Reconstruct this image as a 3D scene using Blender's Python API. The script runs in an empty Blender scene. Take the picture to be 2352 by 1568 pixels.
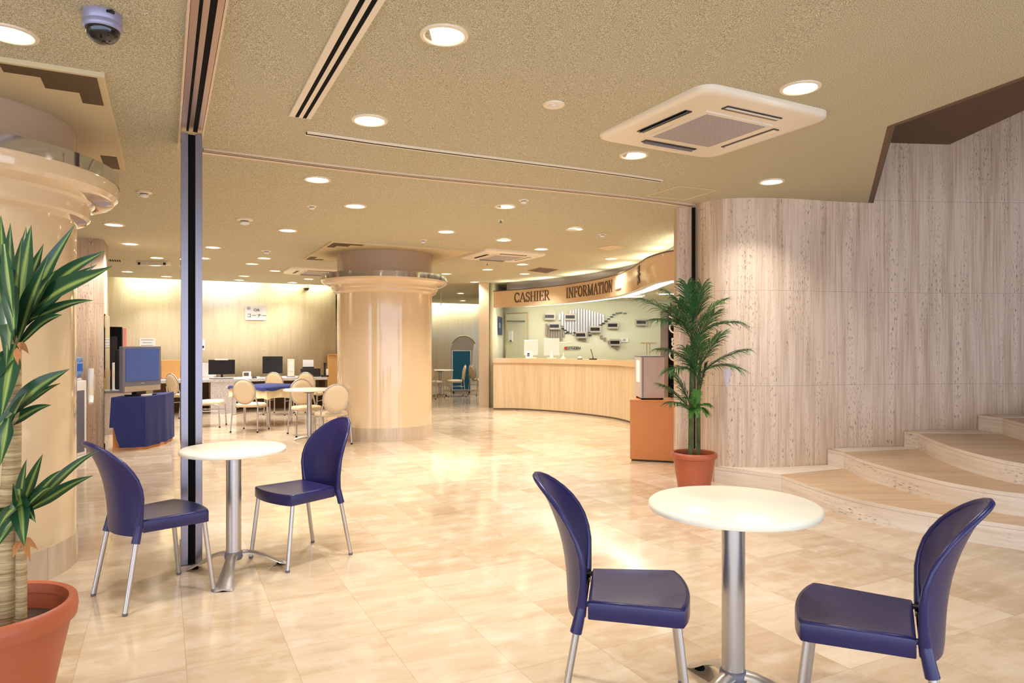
import bpy, bmesh, math, random
from mathutils import Vector, Matrix
random.seed(7)
PI = math.pi
sc = bpy.context.scene
COL = sc.collection

# ------------------------------------------------------------------ camera, sky, exposure
F, CX, HY, HC = 1568.0, 1176.0, 792.0, 1.36      # focal length, centre, horizon (px) and eye height (m)
cam_d = bpy.data.cameras.new('camera')
cam = bpy.data.objects.new('camera', cam_d); COL.objects.link(cam)
cam.location = (0, 0, HC); cam.rotation_euler = (PI/2, 0, 0)
cam_d.lens = 24.0; cam_d.sensor_width = 36.0; cam_d.shift_y = 8/2352.0
cam_d.clip_start = 0.05; cam_d.clip_end = 100
sc.camera = cam

w = bpy.data.worlds.new('daylight'); sc.world = w; w.use_nodes = True
w.node_tree.nodes['Background'].inputs[0].default_value = (0.70, 0.80, 1.0, 1)
w.node_tree.nodes['Background'].inputs[1].default_value = 3.0
sc.view_settings.view_transform = 'Standard'; sc.view_settings.look = 'None'
sc.view_settings.gamma = 1; sc.view_settings.use_curve_mapping = False
sc.view_settings.exposure = 0.32
LAMP_W = 6.3            # watts of every downlight

# ------------------------------------------------------------------ maths helpers
YAW = math.radians(27)
UX, UY = -math.sin(YAW), math.cos(YAW)           # room axis running away to the left
VX, VY = math.cos(YAW), math.sin(YAW)            # room axis running away to the right
def ab(a, b, z=None):
    p = (a*VX + b*UX, a*VY + b*UY)
    return p if z is None else (p[0], p[1], z)
def to_ab(x, y): return (x*VX + y*VY, x*UX + y*UY)
def sm(t):
    t = max(0.0, min(1.0, t)); return t*t*(3-2*t)
def cz(x, y):                                     # ceiling height, rising slightly over the stair corner
    return 2.72 + 0.08*sm((x+1.5)/3.0)*(1-sm((y-6.8)/2.2))
def G(px, py, z=0.0):                             # point of height z seen at a pixel
    Y = (HC-z)*F/(py-HY); return ((px-CX)/F*Y, Y)
def Cp(px, py, d=0.0):                            # ceiling point seen at a pixel
    z = 2.74
    for _ in range(12):
        x, y = G(px, py, z-d); z = cz(x, y)
    return (x, y, z-d)
def D(px, py, Y): return ((px-CX)/F*Y, Y, HC-(py-HY)/F*Y)
def rz_of(dx, dy): return math.atan2(-dx, dy)

# ------------------------------------------------------------------ materials
def lin(c):
    return tuple((v/255/12.92) if v/255 <= 0.04045 else ((v/255+0.055)/1.055)**2.4 for v in c) + (1,)
def pm(name, rgb, rough=0.5, metal=0.0, emit=None, es=0.0, trans=0.0, alpha=1.0, coat=0.0, spec=0.5):
    m = bpy.data.materials.new(name); m.use_nodes = True
    b = m.node_tree.nodes['Principled BSDF']
    b.inputs['Base Color'].default_value = lin(rgb)
    b.inputs['Roughness'].default_value = rough
    b.inputs['Metallic'].default_value = metal
    b.inputs['Specular IOR Level'].default_value = spec
    if emit: b.inputs['Emission Color'].default_value = lin(emit); b.inputs['Emission Strength'].default_value = es
    if trans: b.inputs['Transmission Weight'].default_value = trans
    if alpha < 1: b.inputs['Alpha'].default_value = alpha
    if coat: b.inputs['Coat Weight'].default_value = coat; b.inputs['Coat Roughness'].default_value = 0.05
    return m
class NT:
    def __init__(s, m): s.m = m; s.t = m.node_tree; s.b = s.t.nodes['Principled BSDF']
    def n(s, k, **kw):
        o = s.t.nodes.new(k)
        for a, v in kw.items(): setattr(o, a, v)
        return o
    def l(s, a, b): s.t.links.new(a, b)
    def math(s, op, a, b=None, c=None):
        o = s.n('ShaderNodeMath', operation=op)
        for i, v in enumerate((a, b, c)):
            if v is None: continue
            if isinstance(v, (int, float)): o.inputs[i].default_value = v
            else: s.l(v, o.inputs[i])
        return o.outputs[0]
    def mix(s, f, a, b, mode='MIX'):
        o = s.n('ShaderNodeMix', data_type='RGBA', blend_type=mode)
        for i, v in ((0, f), (6, a), (7, b)):
            if isinstance(v, (int, float, tuple)): o.inputs[i].default_value = v
            else: s.l(v, o.inputs[i])
        return o.outputs[2]
    def noise(s, vec, scale, detail=4, rough=0.55, dist=0.0):
        o = s.n('ShaderNodeTexNoise'); o.inputs['Scale'].default_value = scale
        o.inputs['Detail'].default_value = detail; o.inputs['Roughness'].default_value = rough
        o.inputs['Distortion'].default_value = dist
        s.l(vec, o.inputs['Vector']); return o.outputs['Fac']
    def mapping(s, vec, scale=(1,1,1), rot=(0,0,0), loc=(0,0,0)):
        o = s.n('ShaderNodeMapping'); o.inputs['Scale'].default_value = scale
        o.inputs['Rotation'].default_value = rot; o.inputs['Location'].default_value = loc
        s.l(vec, o.inputs[0]); return o.outputs[0]
    def ramp(s, fac, stops):
        o = s.n('ShaderNodeValToRGB'); e = o.color_ramp.elements
        while len(e) < len(stops): e.new(0.5)
        for i, (p, c) in enumerate(stops): e[i].position = p; e[i].color = c
        s.l(fac, o.inputs[0]); return o.outputs[0]
    def bump(s, h, strength, dist=0.01):
        o = s.n('ShaderNodeBump'); o.inputs['Strength'].default_value = strength
        o.inputs['Distance'].default_value = dist
        s.l(h, o.inputs['Height']); s.l(o.outputs[0], s.b.inputs['Normal'])
def g(v): return (v, v, v, 1)

def travertine(name, light, dark, uv=True, joint=None, rough=0.42, pits=1.0, horiz=False):
    m = pm(name, light, rough); N = NT(m)
    tc = N.n('ShaderNodeTexCoord'); src = tc.outputs['UV' if uv else 'Object']
    if horiz: sA, sB, sC = (0.8, 7, 1), (1.5, 26, 1), (16, 75, 1)
    else: sA, sB, sC = (10, 0.5, 1), (42, 1.2, 1), (95, 20, 1)
    if horiz and not uv: sA, sB, sC = (0.8, 7, 20), (1.5, 26, 60), (5, 55, 55)
    rot = (0, 0, 0) if uv else (0, 0, -YAW)
    n1 = N.noise(N.mapping(src, sA, rot), 1.0, 4)
    n2 = N.noise(N.mapping(src, sB, rot), 1.0, 5, 0.65)
    n3 = N.noise(N.mapping(src, sC, rot), 1.0, 3, 0.6)
    n4 = N.noise(N.mapping(src, (10, 0.7, 1) if not horiz else (1, 4, 4), rot), 1.0, 2)
    s = N.math('ADD', N.math('MULTIPLY', n1, 0.5), N.math('MULTIPLY', n2, 0.5))
    col = N.ramp(s, [(0.36, lin(dark)), (0.56, lin(light))])
    pit = N.math('MULTIPLY', N.ramp(n3, [(0.57, g(0)), (0.64, g(1))]), N.ramp(n4, [(0.47, g(0)), (0.60, g(1))]))
    pit = N.math('MULTIPLY', pit, 0.75*pits)
    col = N.mix(pit, col, lin((88, 66, 56)))
    if joint:
        z0, dz, x0, dx = joint
        sp = N.n('ShaderNodeSeparateXYZ'); N.l(src, sp.inputs[0])
        fz = N.math('PINGPONG', N.math('SUBTRACT', sp.outputs[1], z0), dz/2)
        row = N.math('FLOOR', N.math('DIVIDE', N.math('SUBTRACT', sp.outputs[1], z0), dz))
        sh = N.math('MULTIPLY', N.math('MODULO', row, 2), dx*0.37)
        fx = N.math('PINGPONG', N.math('ADD', N.math('SUBTRACT', sp.outputs[0], x0), sh), dx/2)
        jz = N.math('LESS_THAN', fz, 0.0018); jx = N.math('LESS_THAN', fx, 0.0011)
        j = N.math('MULTIPLY', N.math('MAXIMUM', jz, N.math('MULTIPLY', jx, 0.6)), 0.5)
        col = N.mix(j, col, lin((100, 78, 62)))
    N.l(col, N.b.inputs['Base Color'])
    N.bump(N.math('SUBTRACT', 1.0, pit), 0.35, 0.004)
    return m

M = {}
M['trav'] = travertine('travertine_wall', (228, 204, 178), (188, 156, 126), joint=(0.96-0.935, 0.935, 0.35, 0.93))
M['trav_far'] = travertine('travertine_far', (236, 220, 186), (224, 205, 166), pits=0.4)
M['trav_counter'] = travertine('travertine_counter', (230, 204, 164), (208, 178, 136), joint=(-3, 6, 0.0, 0.95), pits=0.25, rough=0.3)
M['trav_step'] = travertine('travertine_riser', (240, 226, 208), (216, 196, 172), uv=True, horiz=True, rough=0.4, joint=(0.13, 0.16, 0.4, 1.3))
M['trav_tread'] = travertine('travertine_tread', (212, 180, 142), (186, 150, 112), uv=False, horiz=True, rough=0.28, pits=0.5)

def floor_mat():
    m = pm('polished_marble', (225, 200, 165), 0.10, spec=0.5); N = NT(m)
    tc = N.n('ShaderNodeTexCoord')
    v = N.mapping(tc.outputs['Object'], (1, 1, 1), (0, 0, -YAW))
    sp = N.n('ShaderNodeSeparateXYZ'); N.l(v, sp.inputs[0])
    ta = N.math('DIVIDE', N.math('SUBTRACT', sp.outputs[0], 0.083-4.14), 0.414)
    tb = N.math('DIVIDE', N.math('SUBTRACT', sp.outputs[1], 2.54-6.3), 0.63)
    ia, ib = N.math('FLOOR', ta), N.math('FLOOR', tb)
    cmb = N.n('ShaderNodeCombineXYZ'); N.l(ia, cmb.inputs[0]); N.l(ib, cmb.inputs[1])
    wn = N.n('ShaderNodeTexWhiteNoise', noise_dimensions='2D'); N.l(cmb.outputs[0], wn.inputs['Vector'])
    off = N.n('ShaderNodeVectorMath', operation='SCALE'); N.l(wn.outputs['Color'], off.inputs[0]); off.inputs['Scale'].default_value = 13
    ad = N.n('ShaderNodeVectorMath', operation='ADD'); N.l(v, ad.inputs[0]); N.l(off.outputs[0], ad.inputs[1])
    n1 = N.noise(N.mapping(ad.outputs[0], (2.2, 9, 1), (0, 0, 0.25)), 1.0, 6, 0.62, 0.6)
    n2 = N.noise(N.mapping(ad.outputs[0], (5, 5, 1)), 1.0, 5, 0.6, 0.4)
    base = N.mix(wn.outputs['Value'], lin((182, 154, 121)), lin((214, 194, 167)))
    veins = N.ramp(n1, [(0.36, lin((184, 154, 120))), (0.60, lin((220, 202, 178)))])
    col = N.mix(0.35, base, veins)
    col = N.mix(N.math('MULTIPLY', N.ramp(n2, [(0.5, g(0)), (0.68, g(1))]), 0.35), col, lin((232, 222, 204)))
    ga = N.math('MULTIPLY', N.math('PINGPONG', ta, 0.5), 0.414)
    gb = N.math('MULTIPLY', N.math('PINGPONG', tb, 0.5), 0.63)
    gr = N.math('LESS_THAN', N.math('MINIMUM', ga, gb), 0.0013)
    col = N.mix(N.math('MULTIPLY', gr, 0.45), col, lin((150, 122, 92)))
    N.l(col, N.b.inputs['Base Color'])
    r = N.math('ADD', 0.07, N.math('MULTIPLY', n2, 0.10)); N.l(r, N.b.inputs['Roughness'])
    big = N.noise(N.mapping(tc.outputs['Object'], (1.6, 1.6, 1)), 1.0, 2)
    N.bump(big, 0.06, 0.02)
    return m
M['floor'] = floor_mat()
def ceil_mat():
    m = pm('sprayed_ceiling', (190, 172, 130), 0.95, spec=0.1); N = NT(m)
    tc = N.n('ShaderNodeTexCoord'); v = tc.outputs['Object']
    n1 = N.noise(v, 230, 3, 0.75); n2 = N.noise(v, 1.1, 3)
    n3 = N.noise(v, 420, 2, 0.7)
    f = N.math('ADD', N.math('MULTIPLY', n1, 0.7), N.math('MULTIPLY', n3, 0.3))
    col = N.ramp(f, [(0.38, lin((104, 98, 80))), (0.5, lin((194, 186, 156))), (0.62, lin((255, 250, 230)))])
    col = N.mix(N.math('MULTIPLY', n2, 0.22), col, lin((186, 166, 116)))
    N.l(col, N.b.inputs['Base Color']); N.bump(f, 0.35, 0.004)
    return m
M['ceiling'] = ceil_mat()
M['cream'] = pm('glossy_cream_enamel', (230, 202, 162), 0.08, coat=0.6)
M['cream_panel'] = pm('smooth_cream_panel', (214, 194, 152), 0.6)
M['cream_fascia'] = pm('cream_fascia', (226, 192, 150), 0.15, coat=0.2)
M['drum'] = pm('taupe_gloss', (190, 164, 138), 0.2, coat=0.2)
M['chrome'] = pm('chrome', (205, 205, 212), 0.08, 1.0)
M['steel'] = pm('brushed_steel', (138, 130, 136), 0.28, 1.0)
M['alu'] = pm('satin_aluminium', (196, 190, 184), 0.34, 0.85)
M['black'] = pm('black', (10, 9, 9), 0.8, spec=0.15)
M['rose_metal'] = pm('rose_metal', (186, 160, 144), 0.35, 0.8)
M['blackgloss'] = pm('black_plastic', (26, 25, 28), 0.25)
M['brownslot'] = pm('dark_brown_recess', (92, 70, 42), 0.7)
M['brownsoffit'] = pm('brown_soffit', (104, 78, 54), 0.6)
M['beige_metal'] = pm('beige_painted_metal', (226, 200, 168), 0.4)
M['white'] = pm('white_plastic', (232, 228, 222), 0.35)
M['offwhite'] = pm('ivory_plastic', (236, 222, 198), 0.35)
M['paper'] = pm('paper', (244, 242, 240), 0.8)
M['ink'] = pm('ink', (30, 32, 60), 0.8)
M['table_white'] = pm('cream_laminate', (250, 244, 224), 0.3)
M['terracotta'] = pm('terracotta_plastic', (178, 92, 58), 0.42)
M['soil'] = pm('soil', (70, 46, 34), 0.9)
M['orange'] = pm('orange_veneer', (208, 134, 72), 0.45)
M['wood'] = pm('light_wood', (214, 162, 96), 0.5)
M['bluecloth'] = pm('navy_cloth', (34, 42, 98), 0.85)
M['creamcloth'] = pm('cream_cloth', (238, 222, 184), 0.85)
M['cushion'] = pm('beige_vinyl', (226, 204, 168), 0.5)
M['granite'] = None
def granite():
    m = pm('speckled_granite', (190, 184, 186), 0.3); N = NT(m)
    tc = N.n('ShaderNodeTexCoord'); n1 = N.noise(tc.outputs['Object'], 75, 4, 0.8)
    N.l(N.ramp(n1, [(0.36, lin((140, 132, 136))), (0.5, lin((196, 190, 192))), (0.6, lin((226, 218, 214)))]), N.b.inputs['Base Color'])
    return m
M['granite'] = granite()
def blue_plastic():
    m = pm('navy_moulded_plastic', (38, 35, 88), 0.3, spec=0.5); N = NT(m)
    tc = N.n('ShaderNodeTexCoord'); n = N.noise(tc.outputs['Object'], 900, 2)
    N.bump(n, 0.12, 0.0006); return m
M['blue'] = blue_plastic()
M['lamp'] = pm('lamp_diffuser', (255, 250, 240), 0.5, emit=(255, 244, 224), es=7.0)
M['tube'] = pm('fluorescent_tube', (255, 255, 255), 0.5, emit=(250, 252, 240), es=6.0)
M['glass'] = pm('clear_glass', (238, 246, 240), 0.02, trans=1.0); M['glass'].node_tree.nodes['Principled BSDF'].inputs['IOR'].default_value = 1.12
M['lens'] = pm('smoked_dome', (22, 20, 24), 0.05, coat=0.5)
M['lilac'] = pm('silver_lilac_metal', (160, 158, 186), 0.35, 0.3)
M['teal'] = pm('teal_fabric', (22, 96, 124), 0.8)
M['screen'] = pm('blue_grey_screen', (64, 92, 158), 0.25)
M['darkscreen'] = pm('dark_screen', (32, 28, 28), 0.2)
M['greyplastic'] = pm('grey_plastic', (108, 106, 116), 0.35)
M['taupe_box'] = pm('taupe_enamel', (196, 178, 170), 0.4)
M['red'] = pm('red', (190, 34, 34), 0.5)
M['pink'] = pm('pink_card', (238, 160, 150), 0.6)
M['yellow'] = pm('yellow_card', (236, 190, 66), 0.6)
M['greenwall'] = pm('pale_cream_wall', (222, 219, 190), 0.6)
M['strip'] = pm('grey_metal_strip', (188, 186, 190), 0.4, 0.4)
M['taupe_strip'] = pm('taupe_strip', (150, 134, 118), 0.5)
M['clock'] = pm('clock_case', (178, 168, 154), 0.4, 0.2)
M['letters'] = pm('bronze_letters', (112, 92, 76), 0.35, 0.5)
M['bottle'] = pm('blue_water_bottle', (120, 156, 214), 0.15, alpha=0.85)
M['navyposter'] = pm('navy_poster', (52, 66, 116), 0.5)
M['joint'] = pm('dark_joint', (104, 82, 62), 0.8)
M['meshgrille'] = None
def grille():
    m = pm('perforated_grille', (170, 162, 160), 0.5); N = NT(m)
    tc = N.n('ShaderNodeTexCoord'); sp = N.n('ShaderNodeSeparateXYZ'); N.l(tc.outputs['Object'], sp.inputs[0])
    a = N.math('PINGPONG', sp.outputs[0], 0.008); b = N.math('PINGPONG', sp.outputs[1], 0.008)
    k = N.math('GREATER_THAN', N.math('MINIMUM', a, b), 0.0034)
    N.l(N.mix(k, lin((186, 176, 172)), lin((118, 114, 124))), N.b.inputs['Base Color']); return m
M['meshgrille'] = grille()
def leaf_mat(name, edge, mid, wid=0.16):
    m = pm(name, edge, 0.32); N = NT(m)
    tc = N.n('ShaderNodeTexCoord'); sp = N.n('ShaderNodeSeparateXYZ'); N.l(tc.outputs['UV'], sp.inputs[0])
    d = N.math('ABSOLUTE', N.math('SUBTRACT', sp.outputs[0], 0.5))
    n = N.noise(N.mapping(tc.outputs['UV'], (22, 1.2, 1)), 1.0, 3)
    d2 = N.math('ADD', d, N.math('MULTIPLY', N.math('SUBTRACT', n, 0.5), 0.35))
    c = N.ramp(d2, [(0.02, lin(mid)), (wid, lin(edge)), (1.0, lin(edge))])
    nb = N.noise(N.mapping(tc.outputs['Object'], (6, 6, 6)), 1.0, 2)
    c = N.mix(N.math('MULTIPLY', nb, 0.35), c, lin((20, 60, 44)))
    N.l(c, N.b.inputs['Base Color']); return m
M['leaf'] = leaf_mat('variegated_leaf', (42, 80, 48), (160, 180, 90))
M['palm'] = leaf_mat('palm_leaf', (40, 88, 46), (70, 120, 52), 0.3)
M['palm_bright'] = pm('bright_leaf', (84, 136, 56), 0.5)
def bark(name, c1, c2, sc_=(3, 3, 60)):
    m = pm(name, c1, 0.8); N = NT(m); tc = N.n('ShaderNodeTexCoord')
    n = N.noise(N.mapping(tc.outputs['Object'], sc_), 1.0, 4, 0.7)
    N.l(N.ramp(n, [(0.38, lin(c2)), (0.6, lin(c1))]), N.b.inputs['Base Color']); N.bump(n, 0.6, 0.01); return m
M['bark'] = bark('ringed_bark', (204, 180, 132), (150, 122, 80), (4, 4, 90))
M['palmstem'] = bark('palm_stem', (96, 108, 58), (62, 76, 40), (20, 20, 8))
M['dry'] = pm('dry_leaf_base', (186, 122, 66), 0.8)

# ------------------------------------------------------------------ object helpers
def tag(o, label=None, cat=None, group=None, kind=None):
    if label: o['label'] = label
    if cat: o['category'] = cat
    if group: o['group'] = group
    if kind: o['kind'] = kind
    return o
def empty(name, loc=(0, 0, 0), rz=0.0, label=None, cat=None, group=None):
    o = bpy.data.objects.new(name, None); COL.objects.link(o)
    o.location = loc; o.rotation_euler = (0, 0, rz); o.empty_display_size = 0.1
    return tag(o, label, cat, group)
def obj(name, bm, mat, parent=None, smooth=None, label=None):
    if smooth is not None:
        for f in bm.faces: f.smooth = True
    me = bpy.data.meshes.new(name); bm.normal_update(); bm.to_mesh(me); bm.free()
    mats = mat if isinstance(mat, (list, tuple)) else [mat]
    for mm in mats: me.materials.append(mm)
    if smooth: me.set_sharp_from_angle(angle=math.radians(smooth))
    o = bpy.data.objects.new(name, me); COL.objects.link(o); o.parent = parent
    if label: o['label'] = label
    return o
def struct(name, bm, mat, smooth=None):
    return tag(obj(name, bm, mat, None, smooth), kind='structure')
def copy_tree(o, parent=None):
    c = o.copy(); COL.objects.link(c); c.parent = parent
    for ch in [x for x in o.children]:
        copy_tree(ch, c)
    return c
def B(): return bmesh.new()
def box(bm, c, s, rz=0.0, rx=0.0, ry=0.0, bevel=0.0, mi=0):
    m = Matrix.Translation(c) @ Matrix.Rotation(rz, 4, 'Z') @ Matrix.Rotation(rx, 4, 'X') @ Matrix.Rotation(ry, 4, 'Y') @ Matrix.Diagonal((s[0], s[1], s[2], 1))
    r = bmesh.ops.create_cube(bm, size=1.0, matrix=m)
    fs = set()
    for v in r['verts']:
        for f in v.link_faces: fs.add(f)
    for f in fs: f.material_index = mi
    if bevel > 0:
        es = set()
        for f in fs:
            for e in f.edges: es.add(e)
        bmesh.ops.bevel(bm, geom=list(es), offset=bevel, segments=2, affect='EDGES', profile=0.7)
    return bm
def tube(bm, pts, rad, n=10, cap=True, sy=1.0):
    pts = [Vector(p) for p in pts]
    if isinstance(rad, (int, float)): rad = [rad]*len(pts)
    rings = []; up = None
    for i, p in enumerate(pts):
        a = pts[max(0, i-1)]; b = pts[min(len(pts)-1, i+1)]
        d = (b-a).normalized()
        if up is None:
            up = Vector((0, 0, 1)) if abs(d.z) < 0.9 else Vector((1, 0, 0))
        s = d.cross(up).normalized(); u2 = s.cross(d).normalized(); up = u2
        rings.append([bm.verts.new(p + s*math.cos(2*PI*k/n)*rad[i] + u2*math.sin(2*PI*k/n)*rad[i]*sy) for k in range(n)])
    for i in range(len(rings)-1):
        for k in range(n):
            bm.faces.new((rings[i][k], rings[i][(k+1) % n], rings[i+1][(k+1) % n], rings[i+1][k]))
    if cap:
        bm.faces.new(rings[0][::-1]); bm.faces.new(rings[-1])
    return bm
def lathe(bm, prof, n=32, c=(0, 0, 0), capb=True, capt=True):
    rings = []
    for r, z in prof:
        rings.append([bm.verts.new((c[0]+r*math.cos(2*PI*k/n), c[1]+r*math.sin(2*PI*k/n), c[2]+z)) for k in range(n)])
    for i in range(len(rings)-1):
        for k in range(n):
            bm.faces.new((rings[i][k], rings[i][(k+1) % n], rings[i+1][(k+1) % n], rings[i+1][k]))
    if capb: bm.faces.new(rings[0][::-1])
    if capt: bm.faces.new(rings[-1])
    return bm
def prism(bm, pts, z0, z1, mi=0):
    lo = [bm.verts.new((p[0], p[1], z0)) for p in pts]; hi = [bm.verts.new((p[0], p[1], z1)) for p in pts]
    f = bm.faces.new(hi); f2 = bm.faces.new(lo[::-1]); n = len(pts)
    fs = [f, f2]
    for i in range(n): fs.append(bm.faces.new((lo[i], lo[(i+1) % n], hi[(i+1) % n], hi[i])))
    for x in fs: x.material_index = mi
    bmesh.ops.recalc_face_normals(bm, faces=fs)
    return bm
def resample(path, step):
    out = [path[0]]
    for a, b in zip(path, path[1:]):
        d = math.dist(a, b); k = max(1, int(round(d/step)))
        for i in range(1, k+1): out.append((a[0]+(b[0]-a[0])*i/k, a[1]+(b[1]-a[1])*i/k))
    return out
def spline(path, sub=6):
    out = []
    P = [path[0]] + list(path) + [path[-1]]
    for i in range(1, len(P)-2):
        p0, p1, p2, p3 = [Vector(q) for q in P[i-1:i+3]]
        for k in range(sub):
            t = k/sub
            out.append(tuple(0.5*((2*p1)+(p2-p0)*t+(2*p0-5*p1+4*p2-p3)*t*t+(3*p1-p0-3*p2+p3)*t**3)))
    out.append(tuple(path[-1])); return out
def strip(bm, path, z0, z1, thick=0.12, uv0=0.0, side=1, rows=None):
    """upright slab following a plan path; UV = metres along, height"""
    uvl = bm.loops.layers.uv.verify()
    n = len(path); nor = []
    for i in range(n):
        a = path[max(0, i-1)]; b = path[min(n-1, i+1)]
        d = Vector((b[0]-a[0], b[1]-a[1])).normalized(); nor.append(Vector((d.y, -d.x))*side)
    back = [(path[i][0]-nor[i].x*thick, path[i][1]-nor[i].y*thick) for i in range(n)]
    L = [uv0]
    for i in range(1, n): L.append(L[-1]+math.dist(path[i-1], path[i]))
    fl = [bm.verts.new((*p, z0)) for p in path]; fh = [bm.verts.new((*p, z1)) for p in path]
    bl = [bm.verts.new((*p, z0)) for p in back]; bh = [bm.verts.new((*p, z1)) for p in back]
    def quad(a, b, c, d, uvs):
        f = bm.faces.new((a, b, c, d)); f.smooth = True
        for l, u in zip(f.loops, uvs): l[uvl].uv = u
        return f
    fs = []
    for i in range(n-1):
        fs.append(quad(fl[i], fl[i+1], fh[i+1], fh[i], ((L[i], z0), (L[i+1], z0), (L[i+1], z1), (L[i], z1))))
        fs.append(quad(bl[i+1], bl[i], bh[i], bh[i+1], ((L[i+1], z0), (L[i], z0), (L[i], z1), (L[i+1], z1))))
        fs.append(quad(fh[i], fh[i+1], bh[i+1], bh[i], ((L[i], z1), (L[i+1], z1), (L[i+1], z1+thick), (L[i], z1+thick))))
        fs.append(quad(fl[i+1], fl[i], bl[i], bl[i+1], ((L[i+1], z0), (L[i], z0), (L[i], z0), (L[i+1], z0))))
    for i in (0, n-1):
        fs.append(quad(fl[i], fh[i], bh[i], bl[i], ((L[i], z0), (L[i], z1), (L[i]+thick, z1), (L[i]+thick, z0))))
    bmesh.ops.recalc_face_normals(bm, faces=fs)
    return bm
def text_mesh(name, s, size, mat, parent, loc, rot, extrude=0.002, shear=0.0, offset=0.0, align='CENTER', space=1.0):
    cu = bpy.data.curves.new(name, 'FONT'); cu.body = s; cu.size = size; cu.extrude = extrude
    cu.align_x = align; cu.align_y = 'CENTER'; cu.shear = shear; cu.offset = offset; cu.space_character = space
    t = bpy.data.objects.new(name, cu); COL.objects.link(t)
    bpy.context.view_layer.update()
    me = bpy.data.meshes.new_from_object(t.evaluated_get(bpy.context.evaluated_depsgraph_get()))
    bpy.data.objects.remove(t); me.materials.clear(); me.materials.append(mat); me.name = name
    o = bpy.data.objects.new(name, me); COL.objects.link(o); o.parent = parent
    o.location = loc; o.rotation_euler = rot
    return o

# ------------------------------------------------------------------ the setting
bm = B(); prism(bm, [(-9, -3.5), (10, -3.5), (10, 25), (-12, 25), (-12, 8), (-9, 8)], -0.12, 0.0)
struct('floor', bm, M['floor'])

KN = Cp(2038, 290)[:2]; KB = Cp(2352, 175)[:2]; KA = Cp(1995, 461)[:2]
dA = Vector((KA[0]-KN[0], KA[1]-KN[1])).normalized(); dB = Vector((KB[0]-KN[0], KB[1]-KN[1])).normalized()
B_WALL = 16.05; B_EDGE = B_WALL-0.24; B_WALL2 = 21.1
SPLIT_A = 3.56
def in_hole(x, y):
    ra = dA.x*(y-KN[1]) - dA.y*(x-KN[0]) < 0        # right of the line to the wall
    rb = dB.x*(y-KN[1]) - dB.y*(x-KN[0]) > 0
    return ra and rb and y > 1.4
bm = B()
xs = [-12+0.5*i for i in range(45)]; ys = [-3.5+0.5*i for i in range(58)]
gv = [[bm.verts.new((x, y, 0)) for x in xs] for y in ys]
for j in range(len(ys)-1):
    for i in range(len(xs)-1): bm.faces.new((gv[j][i], gv[j][i+1], gv[j+1][i+1], gv[j+1][i]))
def cut(co, no):
    bmesh.ops.bisect_plane(bm, geom=bm.verts[:]+bm.edges[:]+bm.faces[:], plane_co=co, plane_no=no)
cut((KN[0], KN[1], 0), (dA.y, -dA.x, 0)); cut((KN[0], KN[1], 0), (dB.y, -dB.x, 0)); cut((0, 1.4, 0), (0, 1, 0))
cut((*ab(0, B_EDGE), 0), (UX, UY, 0)); cut((*ab(SPLIT_A, 0), 0), (VX, VY, 0)); cut((*ab(0, B_WALL2-0.25), 0), (UX, UY, 0))
kill = []
for f in bm.faces:
    c = f.calc_center_median(); a, b = to_ab(c.x, c.y)
    if in_hole(c.x, c.y) or (a < SPLIT_A and b > B_EDGE) or b > B_WALL2-0.25: kill.append(f)
bmesh.ops.delete(bm, geom=kill, context='FACES')
for v in bm.verts: v.co.z = cz(v.co.x, v.co.y)
r = bmesh.ops.extrude_face_region(bm, geom=bm.faces[:])
for v in r['geom']:
    if isinstance(v, bmesh.types.BMVert): v.co.z += 0.10
bmesh.ops.recalc_face_normals(bm, faces=bm.faces[:])
struct('ceiling', bm, M['ceiling'])

# stair well over the opening: brown soffit, and unseen side walls added against stray daylight
WALLR = [(2.3, 8.6), (1.84, 7.5), (1.706, 7.2), (1.72, 7.12), (1.87, 7.08), (1.885, 6.98), (1.93, 6.86), (2.01, 6.76), (2.12, 6.705),
         (2.25, 6.685), (2.40, 6.68), (2.60, 6.69), (2.90, 6.75), (3.17, 6.83), (3.6, 6.92), (4.04, 6.98), (4.97, 7.05), (6, 7.06), (9.6, 7.0)]
WR = WALLR[:5] + spline(WALLR[5:], 5)
bm = B(); strip(bm, WR, 0.0, 5.2, 0.14, side=1)
struct('wall_right', bm, M['trav'], smooth=40)
bm = B()
def quadslab(bm, pts, t=0.08):
    lo = [bm.verts.new(p) for p in pts]; hi = [bm.verts.new((p[0], p[1], p[2]+t)) for p in pts]
    fs = [bm.faces.new(lo[::-1]), bm.faces.new(hi)]
    for i in range(len(pts)): fs.append(bm.faces.new((lo[i], lo[(i+1) % len(pts)], hi[(i+1) % len(pts)], hi[i])))
    bmesh.ops.recalc_face_normals(bm, faces=fs)
quadslab(bm, [(1.8, 1.3, 3.42), (4.50, 1.3, 3.42), (4.50, 7.2, 3.42), (1.8, 7.2, 3.42)])
quadslab(bm, [(4.50, 1.3, 3.42), (9.6, 1.3, 5.9), (9.6, 7.2, 5.9), (4.50, 7.2, 3.42)])
struct('trim_1', bm, M['brownsoffit'])
bm = B()
pK = KN; pA2 = (KN[0]+dA.x*3.2, KN[1]+dA.y*3.2); pB2 = (KN[0]+dB.x*3.25, KN[1]+dB.y*3.25)
strip(bm, [pA2, pK, pB2], 2.80, 3.5, 0.05, side=1)
strip(bm, [(pB2[0], pB2[1]), (9.6, 1.4)], 2.80, 5.9, 0.05, side=1)
strip(bm, [(9.55, 7.2), (9.55, 1.3)], 2.80, 5.9, 0.05, side=1)
struct('trim_light_block', bm, M['brownsoffit'])  # unseen sides and end of the well, added to block light leaks
bm = B(); strip(bm, [(9.5, 7.1), (9.5, 2.0)], 0, 5.9, 0.12, side=1)
struct('wall_daylight_block', bm, M['trav'])  # unseen end wall, added to keep daylight off the upper stair wall

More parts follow.
